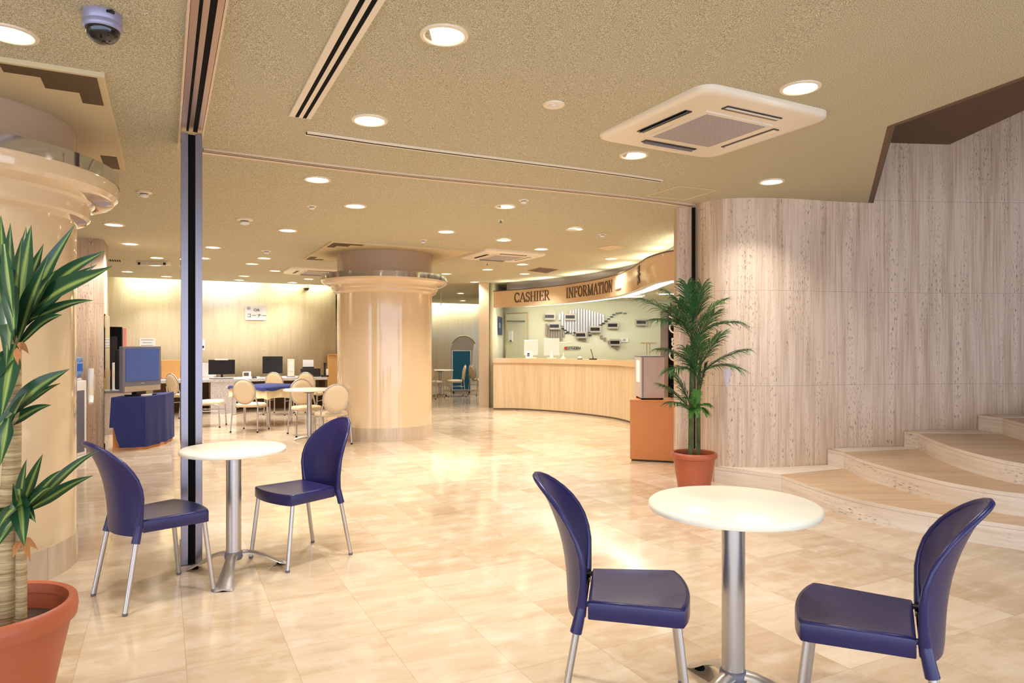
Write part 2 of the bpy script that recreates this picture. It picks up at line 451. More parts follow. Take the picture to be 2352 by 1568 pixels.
# far wall with light coves
def abpath(pts): return [ab(*p) for p in pts]
bm = B(); strip(bm, abpath([(-6.0, B_WALL), (SPLIT_A, B_WALL), (SPLIT_A, B_WALL2), (13.5, B_WALL2)]), 0, 3.05, 0.15, side=1)
struct('wall_back', bm, M['trav_far'])
bm = B()
for a0, a1, bb in ((-6.0, SPLIT_A, B_WALL), (SPLIT_A, 13.5, B_WALL2)):
    prism(bm, abpath([(a0, bb-0.45), (a1, bb-0.45), (a1, bb+0.1), (a0, bb+0.1)]), 3.0, 3.06)
    prism(bm, abpath([(a0, bb-0.45), (a1, bb-0.45), (a1, bb-0.41), (a0, bb-0.41)]), 2.80, 3.0)
struct('trim_3', bm, M['cream_panel'])
def area(name, loc, size, size_y, power, color, rot, shape='RECTANGLE', spread=180, parent=None):
    l = bpy.data.lights.new(name, 'AREA'); l.shape = shape; l.size = size
    if shape == 'RECTANGLE': l.size_y = size_y
    l.energy = power; l.color = color; l.spread = math.radians(spread)
    o = bpy.data.objects.new(name, l); COL.objects.link(o); o.location = loc; o.rotation_euler = rot; o.parent = parent
    return o
def cove(px0, px1, bw, color, power, lab):
    def a_at(px):
        t = (px-CX)/F; Y = (bw-0.14)/(t*UX+UY); return t*Y*VX+Y*VY
    a0, a1 = a_at(px0), a_at(px1); L = a1-a0; am = (a0+a1)/2
    r = empty('cove_light', ab(am, bw-0.16, 2.90), YAW, lab, 'light', 'strip lights hidden along the top of the far walls')
    b_ = B(); box(b_, (0, 0, 0.035), (L, 0.07, 0.05)); obj('housing', b_, M['white'], r)
    b_ = B(); tube(b_, [(-L/2+0.02, 0, 0), (L/2-0.02, 0, 0)], 0.013, 10)
    obj('fluorescent_tube', b_, M['tube'], r, 60)
    area('lamp_light', (0, 0.0, -0.02), L*0.96, 0.05, power*L, color, (math.radians(24), 0, 0), parent=r)
cove(283, 418, B_WALL, (1.0, 1.0, 0.74), 4.5, 'cove strip light glowing greenish white above the wall behind the television')
cove(468, 604, B_WALL, (0.62, 0.76, 1.0), 5, 'cove strip light glowing bluish white above the white wall notice')
cove(630, 772, B_WALL, (1.0, 1.0, 0.72), 4.5, 'cove strip light glowing yellowish white beside the large round column')
cove(925, 1056, B_WALL2, (1.0, 1.0, 0.80), 6, 'cove strip light in the distant room just right of the large column')
cove(1062, 1112, B_WALL2, (1.0, 1.0, 0.80), 6, 'cove strip light in the distant room beside the slim stone pillar')

# left side: pier, left walls
PIER_A = -0.695
pb = to_ab(-5.26, 8.80)[1]
bm = B(); strip(bm, abpath([(PIER_A-3.2, pb), (PIER_A, pb), (PIER_A, pb+0.85), (PIER_A-0.5, pb+0.85)]), 0, 2.80, 0.12, side=1)
struct('wall_left', bm, M['trav'])
bm = B(); strip(bm, [(-9, -3.5), (-8.6, 7.0), (-8.4, 8.6)], 0, 2.8, 0.12, side=1)
strip(bm, abpath([(-6.0, pb-2), (-6.0, B_WALL)]), 0, 3.05, 0.12, side=1)
struct('wall_left_side', bm, M['trav_far'])
bm = B(); box(bm, (*ab(PIER_A+0.012, pb+0.40), 0.88), (0.012, 0.84, 1.76), rz=YAW)
tag(obj('glass_screen', bm, M['glass']), 'tall clear glass sheet on the edge of the stone pier behind the television', 'glass panel')

# slim stone pillar and staff room walls
bm = B()
box(bm, (-0.608, 14.93, 1.37), (0.217, 0.26, 2.74)); struct('wall_pillar', bm, M['trav_counter'])
bm = B(); strip(bm, [(-0.50, 15.0), (-0.395, 15.0)], 0, 2.74, 0.3, side=1)
strip(bm, [(-0.39, 14.95), (-0.21, 16.5), (0.45, 16.0), (8.5, 16.0)], 0, 2.75, 0.1, side=1)
strip(bm, [(-0.60, 15.06), (-0.80, 22.6)], 0, 2.74, 0.1, side=-1)
strip(bm, [(8.5, 16.0), (8.5, 7.0)], 0, 2.75, 0.1, side=1)
struct('wall_staff', bm, M['greenwall'])

# ------------------------------------------------------------------ cashier counter
CPATH = spline([(-0.395, 14.40), (0.219, 14.30), (1.081, 13.67), (1.813, 12.69), (2.084, 11.84), (2.22, 10.9), (2.35, 10.2), (2.9, 9.6), (3.8, 9.3)], 6)
def offset(path, d):
    out = []
    for i in range(len(path)):
        a = path[max(0, i-1)]; b = path[min(len(path)-1, i+1)]
        t = Vector((b[0]-a[0], b[1]-a[1])).normalized()
        out.append((path[i][0]+t.y*d, path[i][1]-t.x*d))
    return out
def ribbon(bm, p0, p1, z0, z1):
    """solid band between two plan paths of equal length"""
    n = len(p0)
    v = [[bm.verts.new((*p, z)) for p in q] for q, z in ((p0, z0), (p1, z0), (p1, z1), (p0, z1))]
    fs = []
    for i in range(n-1):
        for k in range(4): fs.append(bm.faces.new((v[k][i], v[k][i+1], v[(k+1) % 4][i+1], v[(k+1) % 4][i])))
    fs.append(bm.faces.new([v[k][0] for k in range(4)])); fs.append(bm.faces.new([v[k][-1] for k in range(4)][::-1]))
    for f in fs: f.smooth = True
    bmesh.ops.recalc_face_normals(bm, faces=fs)
    return bm
ct = empty('reception_counter', (0, 0, 0), 0, 'long curved stone reception counter below the cashier and information sign', 'counter')
bm = B(); strip(bm, CPATH, 0.03, 0.985, 0.08, side=1); obj('front_panel', bm, M['trav_counter'], ct, 40)
bm = B(); ribbon(bm, offset(CPATH, 0.035), offset(CPATH, -0.55), 0.985, 1.078); obj('countertop', bm, M['cream_fascia'], ct, 40)
bm = B(); ribbon(bm, offset(CPATH, 0.004), offset(CPATH, -0.06), 0.0, 0.03); obj('plinth', bm, M['joint'], ct, 40)

FPATH = spline([(-0.39, 14.45), (0.21, 13.95), (1.0, 12.9), (1.60, 11.45), (1.76, 10.2), (1.77, 9.3), (1.79, 8.75), (1.95, 8.25), (2.4, 8.0), (3.2, 8.0)], 8)
sg = empty('sign_canopy', (0, 0, 0), 0, 'cream curved overhead fascia carrying bronze cashier and information lettering', 'sign canopy')
bm = B(); ribbon(bm, FPATH, offset(FPATH, -0.10), 2.15, 2.49); obj('fascia', bm, M['cream_fascia'], sg, 40)
bm = B(); ribbon(bm, offset(FPATH, 0.012), offset(FPATH, -0.02), 2.49, 2.505); obj('top_edging', bm, M['letters'], sg, 40)
bm = B(); ribbon(bm, offset(FPATH, -0.10), offset(FPATH, -0.30), 2.165, 2.20); obj('light_strip', bm, M['tube'], sg, 40, 'glowing white light strip under the fascia')
bm = B(); ribbon(bm, offset(FPATH, -0.10), offset(FPATH, -0.60), 2.44, 2.48); obj('top_shelf', bm, M['cream_fascia'], sg, 40)
bm = B(); ribbon(bm, offset(FPATH, -0.45), offset(FPATH, -0.50), 2.48, 2.79); obj('upper_drum', bm, M['steel'], sg, 40, 'satin metal band between fascia and ceiling')
bm = B(); prism(bm, [p for p in offset(FPATH, -0.30)][::3] + [(8.4, 8.0), (8.4, 15.98), (0.5, 15.98), (-0.2, 16.3), (-0.3, 15.0)], 2.40, 2.43)
struct('ceiling_staff', bm, M['greenwall'])
# lit shelf light above the fascia end
FT = offset(FPATH, -0.28)
for i in range(0, len(FT)-10, 7):
    p_, q_ = FT[i], FT[min(len(FT)-1, i+5)]; L_ = math.dist(p_, q_)
    bm = B(); tube(bm, [(p_[0], p_[1], 2.50), (q_[0], q_[1], 2.50)], 0.014, 8); obj('tube_lamp', bm, M['tube'], sg, 60)
    area('drum_light', ((p_[0]+q_[0])/2, (p_[1]+q_[1])/2, 2.53), L_, 0.05, 3.0*L_, (0.95, 1.0, 0.82), (PI, 0, math.atan2(q_[1]-p_[1], q_[0]-p_[0])), parent=sg)
for i, (x, y) in enumerate(((0.9, 14.7), (2.2, 14.2), (3.4, 13.4))):
    r = empty('staff_ceiling_light', (x, y, 2.40), 0, ['white strip light over the counter behind the cashier lettering', 'white strip light over the counter behind the information lettering', 'white strip light over the counter behind the potted palm'][i], 'light', 'strip lights in the staff area')
    b_ = B(); box(b_, (0, 0, -0.02), (1.1, 0.16, 0.04), bevel=0.008); obj('frame', b_, M['white'], r)
    b_ = B(); box(b_, (0, 0, -0.044), (1.0, 0.10, 0.008)); obj('diffuser', b_, M['tube'], r)
    area('lamp_light', (0, 0, -0.06), 1.0, 0.1, 16, (0.93, 0.98, 0.92), (math.radians(38), 0, 0), parent=r)

# letters by strokes: (polyline, width factor)
def arc(cx, cy, rx, ry, a0, a1, n=14):
    return [(cx+rx*math.cos(math.radians(a0+(a1-a0)*i/n)), cy+ry*math.sin(math.radians(a0+(a1-a0)*i/n))) for i in range(n+1)]
def serif(x, y, w=0.13): return [(x-w, y), (x+w, y)]
T, N_ = 0.16, 0.07
GL = {
 'C': (0.72, [(arc(0.38, 0.5, 0.30, 0.46, 50, 310), T), ([(0.62, 0.68), (0.62, 0.95)], N_), ([(0.62, 0.05), (0.62, 0.28)], N_)]),
 'A': (0.80, [([(0.08, 0.03), (0.38, 0.97)], N_), ([(0.40, 0.97), (0.70, 0.03)], T), ([(0.2, 0.33), (0.58, 0.33)], N_), (serif(0.08, 0.03), N_), (serif(0.70, 0.03), N_)]),
 'S': (0.62, [(arc(0.30, 0.73, 0.20, 0.22, 30, 270, 10) + arc(0.30, 0.27, 0.22, 0.24, 90, -150, 10), T*0.8), ([(0.5, 0.70), (0.5, 0.95)], N_), ([(0.09, 0.05), (0.09, 0.3)], N_)]),
 'H': (0.84, [([(0.16, 0.03), (0.16, 0.97)], T), ([(0.66, 0.03), (0.66, 0.97)], T), ([(0.16, 0.5), (0.66, 0.5)], N_), (serif(0.16, 0.03), N_), (serif(0.16, 0.97), N_), (serif(0.66, 0.03), N_), (serif(0.66, 0.97), N_)]),
 'I': (0.40, [([(0.18, 0.03), (0.18, 0.97)], T), (serif(0.18, 0.03), N_), (serif(0.18, 0.97), N_)]),
 'E': (0.72, [([(0.16, 0.03), (0.16, 0.97)], T), ([(0.05, 0.97), (0.6, 0.97)], N_), ([(0.05, 0.03), (0.62, 0.03)], N_), ([(0.16, 0.5), (0.46, 0.5)], N_), ([(0.6, 0.78), (0.6, 1.0)], N_), ([(0.62, 0.0), (0.62, 0.24)], N_), ([(0.46, 0.4), (0.46, 0.6)], N_)]),
 'F': (0.68, [([(0.16, 0.03), (0.16, 0.97)], T), ([(0.05, 0.97), (0.6, 0.97)], N_), ([(0.16, 0.5), (0.46, 0.5)], N_), ([(0.6, 0.76), (0.6, 1.0)], N_), ([(0.46, 0.4), (0.46, 0.6)], N_), (serif(0.16, 0.03), N_)]),
 'R': (0.82, [([(0.16, 0.03), (0.16, 0.97)], T), ([(0.05, 0.97), (0.35, 0.97)] + arc(0.36, 0.74, 0.22, 0.23, 90, -90, 8) + [(0.16, 0.50)], T*0.7), ([(0.36, 0.5), (0.68, 0.03)], T), (serif(0.16, 0.03), N_), (serif(0.70, 0.03, 0.09), N_)]),
 'N': (0.88, [([(0.14, 0.03), (0.14, 0.97)], N_), ([(0.14, 0.97), (0.68, 0.03)], T), ([(0.68, 0.03), (0.68, 0.97)], N_), (serif(0.14, 0.03), N_), (serif(0.10, 0.97), N_), (serif(0.68, 0.97), N_)]),
 'O': (0.84, [(arc(0.40, 0.5, 0.30, 0.45, 0, 360, 22), T)]),
 'M': (1.04, [([(0.14, 0.03), (0.14, 0.97)], N_), ([(0.14, 0.97), (0.48, 0.05)], T), ([(0.48, 0.05), (0.82, 0.97)], N_), ([(0.84, 0.03), (0.84, 0.97)], T), (serif(0.14, 0.03), N_), (serif(0.10, 0.97), N_), (serif(0.84, 0.03), N_), (serif(0.86, 0.97), N_)]),
 'T': (0.76, [([(0.36, 0.03), (0.36, 0.97)], T), ([(0.06, 0.97), (0.66, 0.97)], N_), ([(0.06, 0.74), (0.06, 1.0)], N_), ([(0.66, 0.74), (0.66, 1.0)], N_), (serif(0.36, 0.03), N_)]),
}
# arc length table of the fascia
FD = offset(FPATH, 0.006); FL = [0]
for i in range(1, len(FD)): FL.append(FL[-1]+math.dist(FD[i-1], FD[i]))
def f_at(s):
    for i in range(1, len(FL)):
        if FL[i] >= s:
            t = (s-FL[i-1])/(FL[i]-FL[i-1]); a, b = FD[i-1], FD[i]
            return (a[0]+(b[0]-a[0])*t, a[1]+(b[1]-a[1])*t), math.atan2(b[1]-a[1], b[0]-a[0])
    return FD[-1], 0
def s_at_px(px):
    for i in range(1, len(FD)):
        x0 = CX+F*FD[i-1][0]/FD[i-1][1]; x1 = CX+F*FD[i][0]/FD[i][1]
        if x0 <= px <= x1: return FL[i-1]+(FL[i]-FL[i-1])*(px-x0)/(x1-x0)
    return 0
def word(s, px0, px1, z0, h):
    s0, s1 = s_at_px(px0), s_at_px(px1)
    tot = sum(GL[c][0] for c in s); k = (s1-s0)/tot; cur = s0
    for c in s:
        wd, strokes = GL[c]
        (x, y), th = f_at(cur+wd*k/2)
        b_ = B()
        for pts, sw in strokes:
            P = [((p[0]-wd/2)*k, p[1]*h) for p in pts]
            for a, q in zip(P, P[1:]):
                d = math.dist(a, q)
                if d < 1e-5: continue
                ang = math.atan2(q[1]-a[1], q[0]-a[0])
                box(b_, ((a[0]+q[0])/2, 0, (a[1]+q[1])/2), (d+sw*h*0.25, 0.014, sw*h*0.75), ry=-ang)
        o = obj('letter', b_, M['letters'], sg); o.location = (x, y, z0); o.rotation_euler = (0, 0, th)
        cur += wd*k
word('CASHIER', 1181, 1263, 2.235, 0.20)
word('INFORMATION', 1300, 1407, 2.235, 0.20)
(x, y), th = f_at(s_at_px(1420))
bm = B(); box(bm, (0, 0, 0), (0.34, 0.014, 0.15), bevel=0.004); o = obj('white_plaque', bm, M['offwhite'], sg); o.location = (x, y, 2.33); o.rotation_euler = (0, 0, th)
(x, y), th = f_at(s_at_px(1467))
bm = B()
for a_, b_2 in (((-0.09, 0.0), (0.09, 0.02)), ((-0.06, 0.07), (0.07, 0.09)), ((0, -0.1), (0.0, 0.12)), ((0, -0.02), (-0.09, -0.11)), ((0, -0.02), (0.09, -0.10)), ((-0.07, 0.12), (0.07, 0.13))):
    d = math.dist(a_, b_2); an = math.atan2(b_2[1]-a_[1], b_2[0]-a_[0])
    box(bm, ((a_[0]+b_2[0])/2, 0, (a_[1]+b_2[1])/2), (d, 0.016, 0.028), ry=-an)
o = obj('emblem', bm, M['letters'], sg); o.location = (x, y, 2.32); o.rotation_euler = (0, 0, th)
for wi in (0.17,):
    pass

# ------------------------------------------------------------------ round columns
def column(x, y, zr, lab, top, k=1.0):
    c = empty('round_column', (x, y, 0), YAW, lab, 'column')
    n = 72
    b_ = B(); lathe(b_, [(0.708, 0), (0.708, 0.19), (0.70, 0.19)], n); obj('stone_base', b_, M['floor'], c, 40)
    b_ = B(); lathe(b_, [(0.70, 0.19), (0.70, zr-0.19)], n, capt=False, capb=False); obj('shaft', b_, M['cream'], c, 40)
    prof = [(0.70, -0.245), (0.716, -0.238), (0.755, -0.228), (0.772, -0.215), (0.775, -0.155), (0.782, -0.135), (0.80, -0.120), (0.86, -0.112), (0.905, -0.098), (0.928, -0.075), (0.935, -0.045), (0.935, 0)] if k == 1 else [(0.70, -0.20), (0.735, -0.185), (0.76, -0.17), (0.765, -0.135), (0.785, -0.12), (0.795, -0.085), (0.84, -0.07), (0.885, -0.055), (0.92, -0.03), (0.932, 0.0)]
    b_ = B(); lathe(b_, [(q, zr+z_) for q, z_ in prof], n, capb=False)
    obj('cornice', b_, M['cream'], c, 22)
    b_ = B(); lathe(b_, [(0.937, zr), (0.937, zr+0.078), (0.92, zr+0.081), (0.70, zr+0.081)], n, capb=False, capt=False); obj('chrome_ring', b_, M['chrome'], c, 40)
    b_ = B(); lathe(b_, [(0.70, zr+0.06), (0.70, top)], n, capb=False, capt=False); obj('upper_drum', b_, M['drum'], c, 40)
    return c
NC = (-3.385, 4.01); FC = (-1.907, 10.26)
column(*NC, 2.37, 'glossy cream round column behind the left potted plant', cz(*NC)-0.004)
column(*FC, 2.305, 'glossy cream round column in the middle distance with chrome ring', cz(*FC)-0.004, 0.8)
def ceiling_square(cx, cy, half, lab, side):
    FX = side
    r = empty('ceiling_panel', (cx, cy, 2.72), YAW, lab, 'ceiling panel')
    b_ = B(); box(b_, (0, 0, -0.010), (2*half, 2*half, 0.020)); obj('board', b_, M['cream_panel'], r)
    b_ = B()
    for s in (-1, 1):
        box(b_, (s*(half+0.008), 0, -0.012), (0.016, 2*half+0.032, 0.024)); box(b_, (0, s*(half+0.008), -0.012), (2*half, 0.016, 0.024))
    obj('frame', b_, M['cream_panel'], r)
    # stepped dark air slots along the near and the far edge
    h = half-0.02
    b_ = B(); prism(b_, [(FX*px_, py_) for px_, py_ in [(h-0.40, -h), (h, -h), (h, -h+0.44), (h-0.10, -h+0.44), (h-0.10, -h+0.27), (h-0.25, -h+0.27), (h-0.25, -h+0.11), (h-0.40, -h+0.11)]], -0.0235, -0.0195)
    obj('air_slot', b_, M['brownslot'], r)
    b_ = B(); prism(b_, [(FX*px_, py_) for px_, py_ in [(h, h), (h-0.25, h), (h-0.25, h-0.12), (h-0.10, h-0.12), (h-0.10, h-0.37), (h, h-0.37)]], -0.0235, -0.0195)
    obj('air_slot', b_, M['brownslot'], r)
ceiling_square(*ab(-1.296, 4.995), 1.015, 'square cream ceiling panel around the left column with a stepped dark slot', 1)
ceiling_square(*FC, 1.0, 'square cream ceiling panel around the middle distance column', -1)

# ------------------------------------------------------------------ stairs
def wall_y(x):
    for a, b in zip(WR[5:], WR[6:]):
        if a[0] <= x <= b[0]: return a[1]+(b[1]-a[1])*(x-a[0])/(b[0]-a[0])
    return 7.0
def arc_path(pts): return spline(pts, 6)
S = [
 (0.16, [(2.48, 6.29), (2.54, 5.90), (2.65, 5.43), (2.80, 5.13), (2.96, 4.92), (3.39, 4.52), (4.1, 4.12), (5.2, 3.8), (7.5, 3.55)], (2.0, 6.745)),
 (0.32, [(3.21, 6.61), (3.17, 6.10), (3.245, 5.42), (3.355, 5.06), (3.58, 4.77), (4.2, 4.42), (5.2, 4.18), (7.5, 4.0)], (3.15, 6.86)),
 (0.48, [(4.05, 6.81), (3.88, 6.24), (3.76, 5.60), (3.80, 5.06), (4.1, 4.80), (5.2, 4.55), (7.5, 4.4)], (4.00, 7.02)),
 (0.64, [(4.83, 6.72), (4.68, 6.24), (4.52, 5.65), (4.6, 5.2), (5.2, 4.95), (7.5, 4.8)], (4.80, 7.06)),
 (0.80, [(5.6, 6.8), (5.45, 6.2), (5.4, 5.6), (6.0, 5.3), (7.5, 5.2)], (5.58, 7.08)),
]
st = empty('staircase', (0, 0, 0), 0, 'curved travertine steps sweeping up along the right wall', 'stairs')
for z, pts, w0 in S:
    P = arc_path(pts)
    b_ = B(); uvl = b_.loops.layers.uv.verify()
    x0 = max(w0[0], 2.12)
    xs_ = [7.5-(7.5-x0)*i/24 for i in range(25)]
    outline = ([w0] if w0[0] < 2.1 else []) + P + [(x, wall_y(x)-0.012) for x in xs_]
    lo = [b_.verts.new((*p, z-0.16)) for p in outline]; hi = [b_.verts.new((*p, z)) for p in outline]
    t = b_.faces.new(hi); t.material_index = 1; b_.faces.new(lo[::-1])
    L = 0
    for i in range(len(outline)):
        j = (i+1) % len(outline); d = math.dist(outline[i], outline[j])
        f = b_.faces.new((lo[i], lo[j], hi[j], hi[i]))
        for l, u in zip(f.loops, ((L, z-0.16), (L+d, z-0.16), (L+d, z), (L, z))): l[uvl].uv = u
        L += d
    bmesh.ops.recalc_face_normals(b_, faces=b_.faces[:])
    obj('step', b_, [M['trav_step'], M['trav_tread']], st)
# curb along the wall, one block per step
def curb(z, pts):
    b_ = B(); prism(b_, pts, z+0.0005, z+0.006); obj('curb', b_, M['trav_step'], st)
curb(0.16, [(2.03, 6.74), (2.47, 6.30), (3.195, 6.60), (3.13, 6.80)] + [(x, wall_y(x)-0.006) for x in (3.0, 2.7, 2.4, 2.2)])
curb(0.32, [(3.22, 6.62), (4.03, 6.81), (3.98, 6.96)] + [(x, wall_y(x)-0.006) for x in (3.8, 3.5, 3.2)])
curb(0.48, [(4.06, 6.82), (4.80, 6.75), (4.78, 7.02), (4.4, wall_y(4.4)-0.006), (4.05, wall_y(4.05)-0.006)])
curb(0.64, [(4.84, 6.73), (5.58, 6.82), (5.56, 7.04), (4.9, 7.03)])

# ------------------------------------------------------------------ sliding partition: post, tracks, glass
P1 = Cp(441, 0); pa, pb_ = to_ab(-1.99, 4.24)
AT = pa
# post
po = empty('partition_post', (*ab(AT, pb_), 0), YAW, 'tall steel partition post with a dark central groove behind the left table', 'post')
bm = B(); box(bm, (-0.040, 0, 1.335), (0.040, 0.05, 2.66), bevel=0.002); obj('jamb', bm, M['steel'], po)
bm = B(); box(bm, (0.040, 0, 1.335), (0.040, 0.05, 2.66), bevel=0.002); obj('jamb', bm, M['steel'], po)
bm = B(); box(bm, (0.0, 0.006, 1.335), (0.044, 0.034, 2.655)); obj('groove', bm, M['black'], po)
bm = B(); box(bm, (0.0, 0, 0.002), (0.125, 0.06, 0.004)); obj('floor_plate', bm, M['steel'], po)
def track_mesh(bm, bm2, p0, p1, wdt, slots, drop=0.02, rails=True):
    d = Vector((p1[0]-p0[0], p1[1]-p0[1])); L = d.length; d.normalize(); nx = Vector((d.y, -d.x))
    k = max(1, int(L/0.4))
    def band(b_, o0, o1, zt, zb):
        prev = None
        for i in range(k+1):
            x = p0[0]+d.x*L*i/k; y = p0[1]+d.y*L*i/k; z = cz(x, y)
            cur = [b_.verts.new((x+nx.x*o, y+nx.y*o, z-q)) for o, q in ((o0, zt), (o1, zt), (o1, zb), (o0, zb))]
            if prev:
                for a in range(4): b_.faces.new((prev[a], prev[(a+1) % 4], cur[(a+1) % 4], cur[a]))
            else: b_.faces.new(cur[::-1])
            prev = cur
        b_.faces.new(prev)
    cur = -wdt/2
    for s0, s1 in slots:
        band(bm, cur, s0, -0.01, drop); band(bm2, s0, s1, -0.01, drop-0.002); cur = s1
    band(bm, cur, wdt/2, -0.01, drop)
    for b_ in (bm, bm2): bmesh.ops.recalc_face_normals(b_, faces=b_.faces[:])
t1 = empty('ceiling_track', (0, 0, 0), 0, 'wide twin-slot steel ceiling track leading from above the viewer to the post', 'track')
b1, b2 = B(), B()
track_mesh(b1, b2, ab(AT, -1.0), ab(AT, pb_+0.03), 0.118, [(-0.030, -0.016), (0.008, 0.034)], 0.03)
obj('rail', b1, M['rose_metal'], t1); obj('slot', b2, M['black'], t1)
b1 = B()
for s in (-1, 1):
    b_ = B()
    track_mesh(b1, b_, ab(AT+s*0.066, -1.0), ab(AT+s*0.066, pb_+0.45), 0.010, [(0.0, 0.0001)], 0.034); b_.free()
obj('edge_trim', b1, M['beige_metal'], t1)
t2 = empty('ceiling_track', (0, 0, 0), 0, 'long thin ceiling track running from the steel post to the right stone wall', 'track')
b1, b2 = B(), B()
e0 = Cp(466, 344); e1 = Cp(1590, 472)
track_mesh(b1, b2, e0[:2], e1[:2], 0.11, [(-0.010, 0.014), (0.026, 0.046)], 0.014)
obj('rail', b1, M['beige_metal'], t2); obj('slot', b2, M['black'], t2)
gl = empty('glass_door', (*ab(AT-0.05, pb_+0.05), 0), YAW, 'clear glass leaf parked edge on behind the steel post', 'glass door')
bm = B(); box(bm, (0, 0.22, 1.34), (0.012, 0.42, 2.62)); obj('pane', bm, M['glass'], gl)
bm = B(); box(bm, (0, 0.22, 0.02), (0.02, 0.42, 0.04)); obj('bottom_rail', bm, M['steel'], gl)
# dark closing strip at the right wall
bm = B(); box(bm, (1.853, 6.97, 1.38), (0.03, 0.04, 2.76))
tag(obj('wall_channel', bm, M['black']), 'narrow black vertical channel on the right stone wall above the palm', 'channel')

# slot diffusers
def diffuser(pts_px, slots, wdt, lab):
    r = empty('air_diffuser', (0, 0, 0), 0, lab, 'air vent')
    p0 = Cp(*pts_px[0]); p1 = Cp(*pts_px[1]); b1, b2 = B(), B()
    track_mesh(b1, b2, p0[:2], p1[:2], wdt, slots, 0.012)
    obj('frame', b1, M['offwhite'], r); obj('slot', b2, M['black'], r); return r
q0 = Cp(689, 266); qd = (q0[0]-UX*2.9, q0[1]-UY*2.9)
r = empty('air_diffuser', (0, 0, 0), 0, 'long cream linear air vent with dark slots at top centre of the near ceiling', 'air vent')
b1, b2 = B(), B(); track_mesh(b1, b2, q0[:2], qd, 0.125, [(-0.036, -0.014), (0.008, 0.030)], 0.012)
obj('frame', b1, M['offwhite'], r); obj('slot', b2, M['black'], r)
diffuser([(704, 304), (1518, 414)], [(-0.014, 0.014)], 0.06, 'narrow single-slot air vent running parallel to the long ceiling track')

# ------------------------------------------------------------------ ceiling cassettes and fittings
def cassette(cx, cy, z, half, lab):
    r = empty('ceiling_air_conditioner', (cx, cy, z), YAW+math.radians(1), lab, 'air conditioner')
    b_ = B(); rings = []
    for ins, zz in ((0.0, 0.004), (0.0, -0.022), (0.006, -0.034), (0.022, -0.043), (0.05, -0.045)):
        rd = 0.10; h_ = half-ins; ring = []
        for q in range(4):
            cx2, cy2 = (h_-rd)*(1, -1, -1, 1)[q], (h_-rd)*(1, 1, -1, -1)[q]
            for k in range(7):
                an = q*PI/2+k*PI/12; ring.append(b_.verts.new((cx2+rd*math.cos(an), cy2+rd*math.sin(an), zz)))
        rings.append(ring)
    for p_, q_ in zip(rings, rings[1:]):
        for k in range(28): b_.faces.new((p_[k], p_[(k+1) % 28], q_[(k+1) % 28], q_[k]))
    b_.faces.new(rings[-1]); b_.faces.new(rings[0][::-1]); bmesh.ops.recalc_face_normals(b_, faces=b_.faces[:])
    obj('housing', b_, M['offwhite'], r, 50)
    b_ = B(); box(b_, (0, 0, -0.049), (1.06*half, 1.06*half, 0.012), bevel=0.003); obj('grille_frame', b_, M['offwhite'], r)
    b_ = B(); box(b_, (0, 0, -0.0555), (0.94*half, 0.94*half, 0.003)); obj('grille', b_, M['meshgrille'], r)
    for k in range(4):
        a = k*PI/2; d = 0.70*half
        b_ = B(); box(b_, (0, 0, 0), (0.86*half, 0.10*half, 0.008)); o = obj('louvre_slot', b_, M['blackgloss'], r)
        o.location = (d*math.cos(a), d*math.sin(a), -0.046); o.rotation_euler = (0, 0, a+PI/2)
        b_ = B(); box(b_, (0, 0, 0), (0.82*half, 0.07*half, 0.004), rx=0.5 if k in (1, 2) else 0.2); f = obj('flap', b_, M['greyplastic'] if k in (1, 2) else M['offwhite'], o)
        f.location = (0, 0, -0.004)
    return r
a = [Cp(1357, 318, 0.03), Cp(1620, 190, 0.03), Cp(1918, 265, 0.03), Cp(1632, 374, 0.03)]
cx_, cy_ = sum(p[0] for p in a)/4, sum(p[1] for p in a)/4
cassette(cx_, cy_, cz(cx_, cy_), 0.53, 'large white four-way ceiling air conditioner above the right table')
a = [Cp(1047, 592, 0.03), Cp(1115, 571, 0.03), Cp(1262, 583, 0.03), Cp(1190, 607, 0.03)]
cx_, cy_ = sum(p[0] for p in a)/4, sum(p[1] for p in a)/4
cassette(cx_, cy_, cz(cx_, cy_), 0.50, 'white ceiling air conditioner right of the middle distance column')
p = Cp(725, 625, 0.03); cassette(p[0], p[1], p[2]+0.03, 0.50, 'white ceiling air conditioner left of the middle distance column')
def access(corners, lab, mat='joint'):
    r = empty('access_panel', (0, 0, 0), 0, lab, 'ceiling panel')
    P = [Vector(Cp(*c)) for c in corners]
    b_ = B(); vs = [b_.verts.new((p.x, p.y, p.z-0.004)) for p in P]; vt = [b_.verts.new((p.x, p.y, p.z+0.004)) for p in P]
    b_.faces.new(vs); b_.faces.new(vt[::-1])
    for i in range(4): b_.faces.new((vs[i], vs[(i+1) % 4], vt[(i+1) % 4], vt[i]))
    bmesh.ops.recalc_face_normals(b_, faces=b_.faces[:]); obj('board', b_, M['ceiling'] if mat == 'joint' else M[mat], r)
    b_ = B()
    for i in range(4):
        p, q = P[i], P[(i+1) % 4]; tube(b_, [(p.x, p.y, p.z-0.003), (q.x, q.y, q.z-0.003)], 0.006, 4)
    obj('frame', b_, M['cream_panel'], r)
access([(1486, 449), (1560, 426), (1646, 436), (1572, 458)], 'flush square access panel in the ceiling near the right stone wall')
access([(1370, 568), (1410, 562), (1440, 566), (1400, 574)], 'small flush access panel in the far ceiling above the information lettering', 'cream_panel')
access([(1208, 621), (1240, 613), (1286, 618), (1255, 627)], 'brownish flush panel in the far ceiling above the cashier lettering', 'brownslot')

